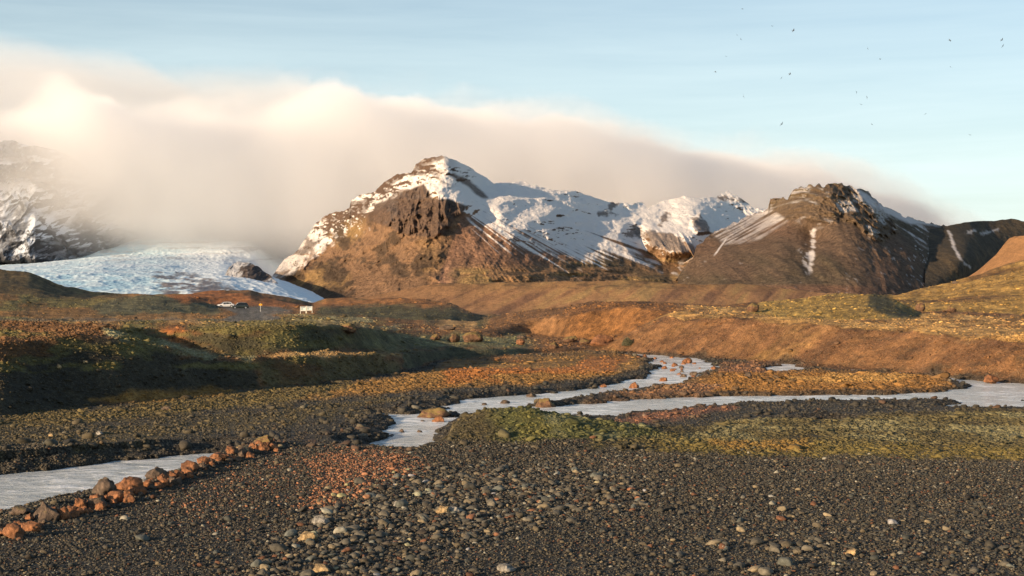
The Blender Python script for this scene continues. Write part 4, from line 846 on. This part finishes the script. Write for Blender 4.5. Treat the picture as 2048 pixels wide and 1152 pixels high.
# ------------------------------------------------------------------ cloud bank (volume)
def cloud(name, X0, X1, Y0, Y1, Z0, Z1, tops, D, dens, soft, lo0, lo1, nscale, namp, label, front=None, seed=0.0):
    b = MB().box(X0, X1, Y0, Y1, Z0, Z1)
    m = bpy.data.materials.new(name); m.use_nodes = True; N = m.node_tree.nodes; L = m.node_tree.links; N.clear()
    out = N.new('ShaderNodeOutputMaterial'); pv = N.new('ShaderNodeVolumePrincipled'); L.new(pv.outputs[0], out.inputs['Volume'])
    pv.inputs['Color'].default_value = (.993, .992, .990, 1); pv.inputs['Anisotropy'].default_value = .1
    P = npos(N); sep = N.new('ShaderNodeSeparateXYZ'); L.new(P, sep.inputs[0]); x, y, z = sep.outputs
    M = lambda op, a, b_=0.0, cl=False: nmath(N, L, op, a, b_, cl)
    fc = N.new('ShaderNodeFloatCurve'); L.new(M('DIVIDE', M('SUBTRACT', x, X0), X1 - X0), fc.inputs['Value'])
    DD = lambda px: (front[0] + 180) / (1 - front[1] * (px - CX) / F) if front else D
    q = [(((px - CX) / F * DD(px) - X0) / (X1 - X0), (CH + (HY - py) / F * DD(px)) / 1200) for px, py in tops]; q = [(0, q[0][1])] + [k for k in q if 0 < k[0] < 1] + [(1, q[-1][1])]
    cu = fc.mapping.curves[0]; cu.points[0].location = q[0]; cu.points[1].location = q[-1]
    for k in q[1:-1]: cu.points.new(*k)
    fc.mapping.update()
    add = N.new('ShaderNodeVectorMath'); add.operation = 'ADD'; add.inputs[1].default_value = (seed * 900, seed * 700, 0); L.new(P, add.inputs[0])
    nz = M('SUBTRACT', nnoise(N, L, add.outputs[0], 1 / nscale, 6, .62).outputs['Fac'], .5)
    dt = M('ADD', M('SUBTRACT', M('MULTIPLY', fc.outputs[0], 1200), z), M('MULTIPLY', nz, namp))
    a = M('DIVIDE', dt, soft, True)
    lo = M('DIVIDE', M('ADD', M('SUBTRACT', z, lo0), M('MULTIPLY', nz, namp * .35)), lo1, True); lo = M('POWER', lo, 1.4)
    d = M('MULTIPLY', M('MULTIPLY', a, lo), dens)
    if front:   # the near side of the bank: y must be behind a + b * x
        fr = M('DIVIDE', M('ADD', M('SUBTRACT', y, M('MAXIMUM', M('ADD', M('MULTIPLY', x, front[1]), front[0]), front[2])), M('MULTIPLY', nz, 500)), front[3], True); fr = M('MULTIPLY', fr, fr)
        d = M('MULTIPLY', d, fr)
    L.new(d, pv.inputs['Density']); m.cycles.volume_step_rate = .22
    o = b.build(name, m); tag(o, label, 'cloud', kind='stuff'); return o
tops = [(-900, 175), (-200, 175), (0, 170), (60, 145), (110, 150), (150, 170), (350, 172), (520, 158), (570, 142), (625, 130), (680, 142), (720, 166), (800, 165), (950, 170), (1050, 190), (1150, 208), (1250, 235), (1330, 252), (1420, 268), (1520, 278), (1600, 288), (1700, 312), (1800, 350), (1900, 395), (2048, 470)]
cloud('cloud', -2500, 2300, 3400, 6000, 0, 1200, tops, 4180, .0135, 32, 62, 150, 340, 230, 'huge cream cloud bank pouring over the mountains', front=(4000, .34, 3550, 650))
cloud('cloud', -6500, -900, 6200, 7600, 500, 1500, [(-900, 40), (0, 66), (60, 74), (120, 90), (200, 98), (275, 104), (300, 128), (420, 130), (560, 134), (600, 150)], 6400, .0011, 60, 650, 250, 380, 130, 'thin grey cloud layer behind the cloud bank at upper left', seed=1.0)

# ------------------------------------------------------------------ small things
M_wh = mat_simple('white_paint', (.80, .80, .78), .3, coat=.6, noise=.04); M_bk = mat_simple('black_paint', (.02, .028, .026), .25, coat=.8, noise=.1)
M_gl = mat_simple('tinted_glass', (.015, .018, .02), .08, noise=.05); M_ty = mat_simple('tyre_rubber', (.02, .02, .02), .85); M_al = mat_simple('alloy', (.55, .55, .55), .35, .8)
M_sv = mat_simple('chrome_trim', (.5, .5, .5), .3, .9); M_rd = mat_simple('tail_lamp', (.35, .02, .015), .2); M_hl = mat_simple('head_lamp', (.75, .76, .78), .15)
M_pl = mat_simple('dark_plastic', (.03, .03, .03), .6); M_pa = mat_simple('aluminium_panel', (.62, .66, .66), .45, noise=.1, nscale=2); M_po = mat_simple('pale_timber_post', (.62, .60, .52), .7, noise=.15, nscale=5)
M_yl = mat_simple('yellow_sign', (.75, .40, .02), .4, noise=.08); M_gp = mat_simple('galvanised_post', (.4, .41, .42), .45, .6)
M_tx = mat_simple('sign_print', (.10, .14, .13), .6); M_mp = mat_simple('marker_paint', (.75, .73, .68), .5)
def empty(name, loc, rz): o = bpy.data.objects.new(name, None); link(o); o.location = loc; o.rotation_euler = (0, 0, rz); return o
def car(loc, rz, paint, label, suv=False):
    """length along x, nose at +x"""
    t = empty('parked_car', loc, rz); tag(t, label, 'car', 'cars parked on the gravel car park')
    h = 1.0 if suv else .88; roof = 1.68 if suv else 1.47
    prof = [(-2.20, .42, h * .92), (-2.12, .30, h + .02), (-1.6, .24, h + .05), (-.5, .22, h + .03), (.9, .22, h), (1.7, .24, h - .10), (2.1, .28, h - .22), (2.24, .38, h - .36)]
    def ring(x, z0, z1, w): return [(x, -w * .92, z0), (x, -w, z0 + .18), (x, -w, z1 - .16), (x, -w * .88, z1), (x, w * .88, z1), (x, w, z1 - .16), (x, w, z0 + .18), (x, w * .92, z0)]
    MB().loft([ring(x, a, b, .90 - (.12 if abs(x) > 2.15 else .04 if abs(x) > 1.9 else 0)) for x, a, b in prof]).build('body', paint, t, True, .03)
    cab = [(-1.95 if suv else -1.75, h, .78), (-1.72 if suv else -1.25, roof - .05, .62), (-.9, roof, .64), (.1, roof, .64), (.45, roof - .06, .62), (1.15, h - .03, .76)]
    c = MB(); c.loft([[(x, -w, z if i not in (0, 5) else z), (x, w, z)] for i, (x, z, w) in enumerate(cab)], caps=False, closed=False)
    lowr = [(cab[0][0], h - .02), (cab[0][0] + .02, h - .02), (-.9, h - .02), (.1, h - .02), (.45, h - .02), (cab[5][0], h - .04)]
    for s in (-1, 1):
        V = [(x, s * w, z) for x, z, w in cab] + [(x, s * .80, z) for x, z in lowr]; c.add(V, [(i, i + 1, 7 + i, 6 + i) for i in range(5)])
    cabin = c.build('cabin', paint, t, True)
    def pane(a, b, name='side_window'):
        for s in (-1, 1):
            g = MB(); z0 = h + .04; z1 = roof - .10
            q = [(a[0], z0), (b[0], z0), (b[1], z1), (a[1], z1)]
            V = [(x, s * (.815 if z == z0 else .668), z) for x, z in q] + [(x, s * (.79 if z == z0 else .64), z) for x, z in q]
            g.add(V, [(0, 1, 2, 3), (4, 7, 6, 5), (0, 4, 5, 1), (1, 5, 6, 2), (2, 6, 7, 3), (3, 7, 4, 0)]); g.build(name, M_gl, t)
    pane((-1.68 if suv else -1.35, -1.55 if suv else -1.05), (-.95, -.85)); pane((-.85, -.76), (0, -.02)); pane((.08, .05), (.92, .42))
    g = MB(); g.add([(1.10, -.70, h + .03), (1.10, .70, h + .03), (.50, .56, roof - .07), (.50, -.56, roof - .07), (1.14, -.70, h + .05), (1.14, .70, h + .05), (.54, .56, roof - .05), (.54, -.56, roof - .05)], [(0, 1, 2, 3), (4, 7, 6, 5), (0, 4, 5, 1), (1, 5, 6, 2), (2, 6, 7, 3), (3, 7, 4, 0)]); g.build('windscreen', M_gl, t)
    rx0, rx1 = cab[0][0] - .02, cab[1][0] - .02
    g = MB(); g.add([(rx0, -.66, h + .06), (rx0, .66, h + .06), (rx1, .54, roof - .1), (rx1, -.54, roof - .1), (rx0 - .03, -.66, h + .08), (rx0 - .03, .66, h + .08), (rx1 - .03, .54, roof - .08), (rx1 - .03, -.54, roof - .08)], [(0, 1, 2, 3), (4, 7, 6, 5), (0, 4, 5, 1), (1, 5, 6, 2), (2, 6, 7, 3), (3, 7, 4, 0)]); g.build('rear_window', M_gl, t)
    for sx in (-1.38, 1.38):
        for s in (-1, 1):
            w = MB().tube((sx, s * .70, .34), (sx, s * .93, .34), .34, n=24).build('wheel', M_ty, t, False, .02)
            r = MB().tube((sx, s * .90, .34), (sx, s * .945, .34), .22, .20, 20)
            r.build('rim', M_al, w)
    for s in (-1, 1):
        MB().box(2.14, 2.24, s * .62 - .16, s * .62 + .16, h - .42, h - .28).build('headlight', M_hl, t, False, .02)
        MB().box(-2.24, -2.12, s * .68 - .12, s * .68 + .12, h - .30, h - .08).build('tail_light', M_rd, t, False, .02)
        MB().box(.78, .98, s * .98 - .09, s * .98 + .09, h + .02, h + .16).build('side_mirror', paint, t, False, .03)
    MB().box(2.18, 2.30, -.74, .74, .26, .44).build('bumper', M_pl, t, False, .03); MB().box(-2.30, -2.16, -.74, .74, .28, .48).build('bumper', M_pl, t, False, .03)
    MB().box(2.2, 2.28, -.42, .42, .46, .60).build('grille', M_pl, t, False, .01)
    if suv:
        for s in (-1, 1): MB().box(-1.4, .3, s * .58 - .02, s * .58 + .02, roof + .02, roof + .07).build('roof_rail', M_sv, t, False, .01)
    return t
def on_ground(x, Y): return ((x - CX) / F * Y, Y, ground_at(x, Y))
p = on_ground(451, 372); car((p[0], p[1], p[2] + .02), math.radians(203), M_wh, 'white hatchback parked on the gravel left of the dark car')
p = on_ground(480, 366); car((p[0], p[1], p[2] + .02), math.radians(197), M_bk, 'dark four wheel drive car parked right of the white hatchback', True)
def board(x, Y, label):
    p = on_ground(x, Y); t = empty('information_board', (p[0], p[1], p[2] - .05), math.radians(12)); tag(t, label, 'sign', 'information boards beside the car park')
    pn = MB().box(-.50, .50, -.03, .03, .80, 1.62).build('panel', M_pa, t, False, .01)
    MB().box(-.42, .42, -.036, -.031, 1.42, 1.52).build('heading', M_tx, pn); MB().box(-.42, -.05, -.036, -.031, .92, 1.32).build('map_print', mat_simple('board_map', (.35, .45, .42), .6, noise=.5, nscale=7), pn)
    for s in (-1, 1): MB().box(s * .56 - .055, s * .56 + .055, -.055, .055, 0, 1.70).build('post', M_po, t, False, .01)
    MB().box(-.50, .50, -.05, .05, .72, .80).build('rail', M_po, t, False, .01)
board(606.3, 292, 'left one of the two pale information boards by the car park'); board(618.7, 292, 'right one of the two pale information boards by the car park')
p = on_ground(521, 340); t = empty('road_sign', (p[0], p[1], p[2] - .05), math.radians(10)); tag(t, 'small yellow sign on thin post beside the gravel car park', 'sign')
MB().tube((0, 0, 0), (0, 0, 2.15), .035, n=10).build('post', M_gp, t); sp_ = MB().box(-.36, .36, -.05, -.03, 1.55, 1.95).build('panel', M_yl, t, False, .01); MB().box(-.22, .22, -.056, -.052, 1.71, 1.79).build('lettering', M_bk, sp_)
p = at_px(2041, 518, 200, 400); t = empty('marker_pole', (p[0], p[1], p[2] - .1), 0); tag(t, 'thin white marker pole on the crest of the right hill', 'pole')
MB().tube((0, 0, 0), (0, 0, 1.9), .06, .05, 10).build('pole', M_mp, t); MB().tube((0, 0, 1.9), (0, 0, 2.0), .065, .03, 10).build('cap', M_gp, t)
# shrub at the foot of the orange bank
def shrub(x, y, w, h, label, seed):
    p = at_px(x, y); k = p[1] / F; W_ = w * k; H_ = h * k; r = np.random.default_rng(seed)
    t = empty('shrub', p, 0); tag(t, label, 'shrub')
    st = MB()
    for i in range(9):
        a = r.uniform(0, 6.28); st.tube((0, 0, -.05), (math.cos(a) * W_ * .3, math.sin(a) * W_ * .3, H_ * r.uniform(.5, .85)), .02, .006, 6)
    st.build('stems', mat_simple('twig', (.08, .05, .03), .9), t)
    n = 2600; d = r.normal(size=(n, 3)); d /= np.linalg.norm(d, axis=1)[:, None]; d[:, 2] = np.abs(d[:, 2]); rad = r.uniform(.55, 1, n) * (1 + .25 * (vn(d[:, 0] * 2 + 5, d[:, 1] * 2, d[:, 2] * 2, seed) - .5) * 2)
    c_ = d * rad[:, None] * np.array([W_ / 2, W_ / 2, H_]); a = r.normal(size=(n, 3)); a /= np.linalg.norm(a, axis=1)[:, None]; b = np.cross(a, r.normal(size=(n, 3))); b /= np.linalg.norm(b, axis=1)[:, None]
    s = .028; V = np.stack([c_ - a * s, c_ + b * s * .5, c_ + a * s, c_ - b * s * .5], 1).reshape(-1, 3)
    link(npmesh('foliage', V, np.arange(n * 4).reshape(-1, 4), mat_simple('willow_leaf', (.085, .085, .045), .8, noise=.4, nscale=9), False), t)
shrub(1256, 692, 26, 16, 'grey green shrub at the foot of the orange bank by the river', 3)

# birds
M_bd = mat_simple('dark_feather', (.05, .05, .055), .8)
def bird(x, y, size, roll, flap, head, label, seed):
    Y = 210 + (seed * 37 % 60); o = MB(); s = 1.0
    body = [(-.42, .015, .0), (-.30, .05, .01), (-.12, .085, .02), (.08, .08, .015), (.24, .045, .03), (.33, .04, .05), (.42, .008, .035)]
    o.loft([[(bx, math.cos(6.2832 * i / 8) * r_, bz + math.sin(6.2832 * i / 8) * r_) for i in range(8)] for bx, r_, bz in body])
    o.add([(-.40, -.02, .0), (-.62, -.11, .0), (-.62, .11, .0), (-.40, .02, .0), (-.40, 0, .015)], [(0, 1, 2, 3), (4, 1, 0), (4, 2, 1), (4, 3, 2)])
    for sd in (-1, 1):
        q = []
        for j in range(7):
            t = j / 6; yy = sd * (.06 + .62 * t); zz = .03 + flap * .32 * math.sin(t * 1.9) - flap * .10 * t; sw = -.18 * max(0, t - .45) * 2; ch = (.15 * (1 - t) + .02 * t) if t > .5 else .15
            q.append([(ch * .6 + sw + .05, yy, zz), (sw + .02, yy, zz + .012), (-ch + sw, yy, zz), (sw + .02, yy, zz - .004)])
        o.loft(q)
    b = o.build('bird', M_bd, None, True)
    b.location = ((x - CX) / F * Y, Y, CH + (HY - y) / F * Y); b.rotation_euler = (roll, .1, head); b.scale = (size, size, size)
    tag(b, label, 'bird', 'birds circling in the sky at right'); return b
B = [(1485, 18, .42, .1, .2, .2, 'topmost bird, tiny, near the upper edge of the sky'), (1544, 52, .35, .2, -.3, 2.0, 'faint tiny bird between the topmost bird and the slanting one'), (1587, 61, .55, -.7, .3, .3, 'slanting bird high in the sky right of the pair at left'),
 (1474, 70, .55, 1.1, .3, 1.3, 'upper bird of the close pair at left of the flock'), (1482, 79, .5, .9, .6, 1.0, 'lower darker bird of the close pair at left of the flock'), (1452, 113, .38, .5, .2, 1.2, 'small bird below the close pair at left'),
 (1431, 144, .5, .6, .4, .2, 'leftmost bird of the flock'), (1580, 148, .5, -.6, .2, .1, 'right bird of the slanted pair above the cloud edge'), (1563, 156, .45, -1.0, .3, 1.1, 'left bird of the slanted pair above the cloud edge'),
 (1487, 193, .6, 1.3, .5, 1.4, 'upright lone bird between leftmost bird and cloud edge'), (1564, 248, .6, -.9, .4, .9, 'lowest bird on the left, just above the cloud edge'), (1735, 97, .5, 1.4, .7, 1.5, 'wedge shaped bird high in the middle of the flock'),
 (1760, 118, .4, .2, -.3, 2.5, 'pale faint bird right below the wedge shaped one'), (1713, 184, .6, 1.4, -.5, 1.2, 'upper bird of the loose trio in mid sky'), (1734, 195, .55, 1.4, -.5, 1.6, 'right bird of the loose trio in mid sky'),
 (1722, 209, .4, .4, .3, 1.5, 'lowest bird of the loose trio in mid sky'), (1744, 249, .5, .8, .4, .8, 'single bird below the trio in mid sky'), (1900, 81, .62, .8, .3, .3, 'long winged bird tilted to the right in the upper right sky'),
 (1901, 134, .45, .7, .2, .9, 'dot like bird straight below the long winged tilted one'), (2004, 80, .6, -.7, .5, .4, 'upper bird of the pair at the right edge of the sky'), (2006, 92, .55, -1.0, .3, .9, 'lower bird of the pair at the right edge of the sky'),
 (1851, 228, .42, -.5, .2, 1.1, 'small bird alone above the pale haze at right'), (1940, 270, .45, .3, .2, 1.5, 'lowest bird at right, over the white haze')]
for i, (x, y, s_, ro, fl, hd, lb) in enumerate(B): bird(x, y, s_, ro, fl, hd, lb, i)

# ------------------------------------------------------------------ sky, sun, camera
EL = math.radians(12); AZ = math.atan2(-.76, -.65)
W = bpy.data.worlds.new('World'); S.world = W; W.use_nodes = True; N = W.node_tree.nodes; L = W.node_tree.links
sk = N.new('ShaderNodeTexSky'); sk.sky_type = 'NISHITA'; sk.sun_disc = False; sk.sun_elevation = EL; sk.sun_rotation = AZ; sk.air_density = 1.0; sk.dust_density = 1.3; sk.ozone_density = 2.0
tc = N.new('ShaderNodeTexCoord').outputs['Generated']; sp = N.new('ShaderNodeSeparateXYZ'); L.new(tc, sp.inputs[0])
mp = N.new('ShaderNodeMapping'); mp.inputs['Scale'].default_value = (1.2, 1.2, 16); mp.inputs['Rotation'].default_value = (0, math.radians(3), 0); L.new(tc, mp.inputs[0])
ci = nnoise(N, L, mp.outputs[0], 3.2, 5, .6, .3).outputs['Fac']
band_ = nmath(N, L, 'MULTIPLY', nremap(N, L, sp.outputs[2], 0, .09, 1.25, 1), nmath(N, L, 'MULTIPLY', nremap(N, L, sp.outputs[2], .08, .20, 1, .5), nremap(N, L, sp.outputs[2], .22, .42, 1, .1)))
cir = nmath(N, L, 'MULTIPLY', nremap(N, L, ci, .32, .72, .48, .70), band_, True)
bg = N['Background']; L.new(nmix(N, L, cir, sk.outputs[0], (6.5, 7.5, 7.45)), bg.inputs[0]); bg.inputs[1].default_value = .085
sun = bpy.data.objects.new('sun', bpy.data.lights.new('sun', 'SUN')); link(sun); sun.data.energy = 5.0; sun.data.angle = math.radians(.6); sun.data.color = (1, .72, .46)
d = Vector((math.sin(AZ) * math.cos(EL), math.cos(AZ) * math.cos(EL), math.sin(EL))); sun.rotation_euler = d.to_track_quat('Z', 'Y').to_euler()
cam = bpy.data.objects.new('camera', bpy.data.cameras.new('camera')); link(cam); S.camera = cam
cam.location = (0, 0, CH); cam.rotation_euler = (math.pi / 2, 0, 0); cam.data.sensor_width = 36; cam.data.lens = 36 * F / 2048; cam.data.shift_y = (HY - 576) / 2048 * 1.0
cam.data.clip_start = .1; cam.data.clip_end = 60000
S.view_settings.view_transform = 'Standard'; S.view_settings.look = 'None'; S.view_settings.gamma = 1; S.view_settings.exposure = .9
S.cycles.use_denoising = True
S.cycles.volume_bounces = 12; S.cycles.max_bounces = 14; S.cycles.diffuse_bounces = 3
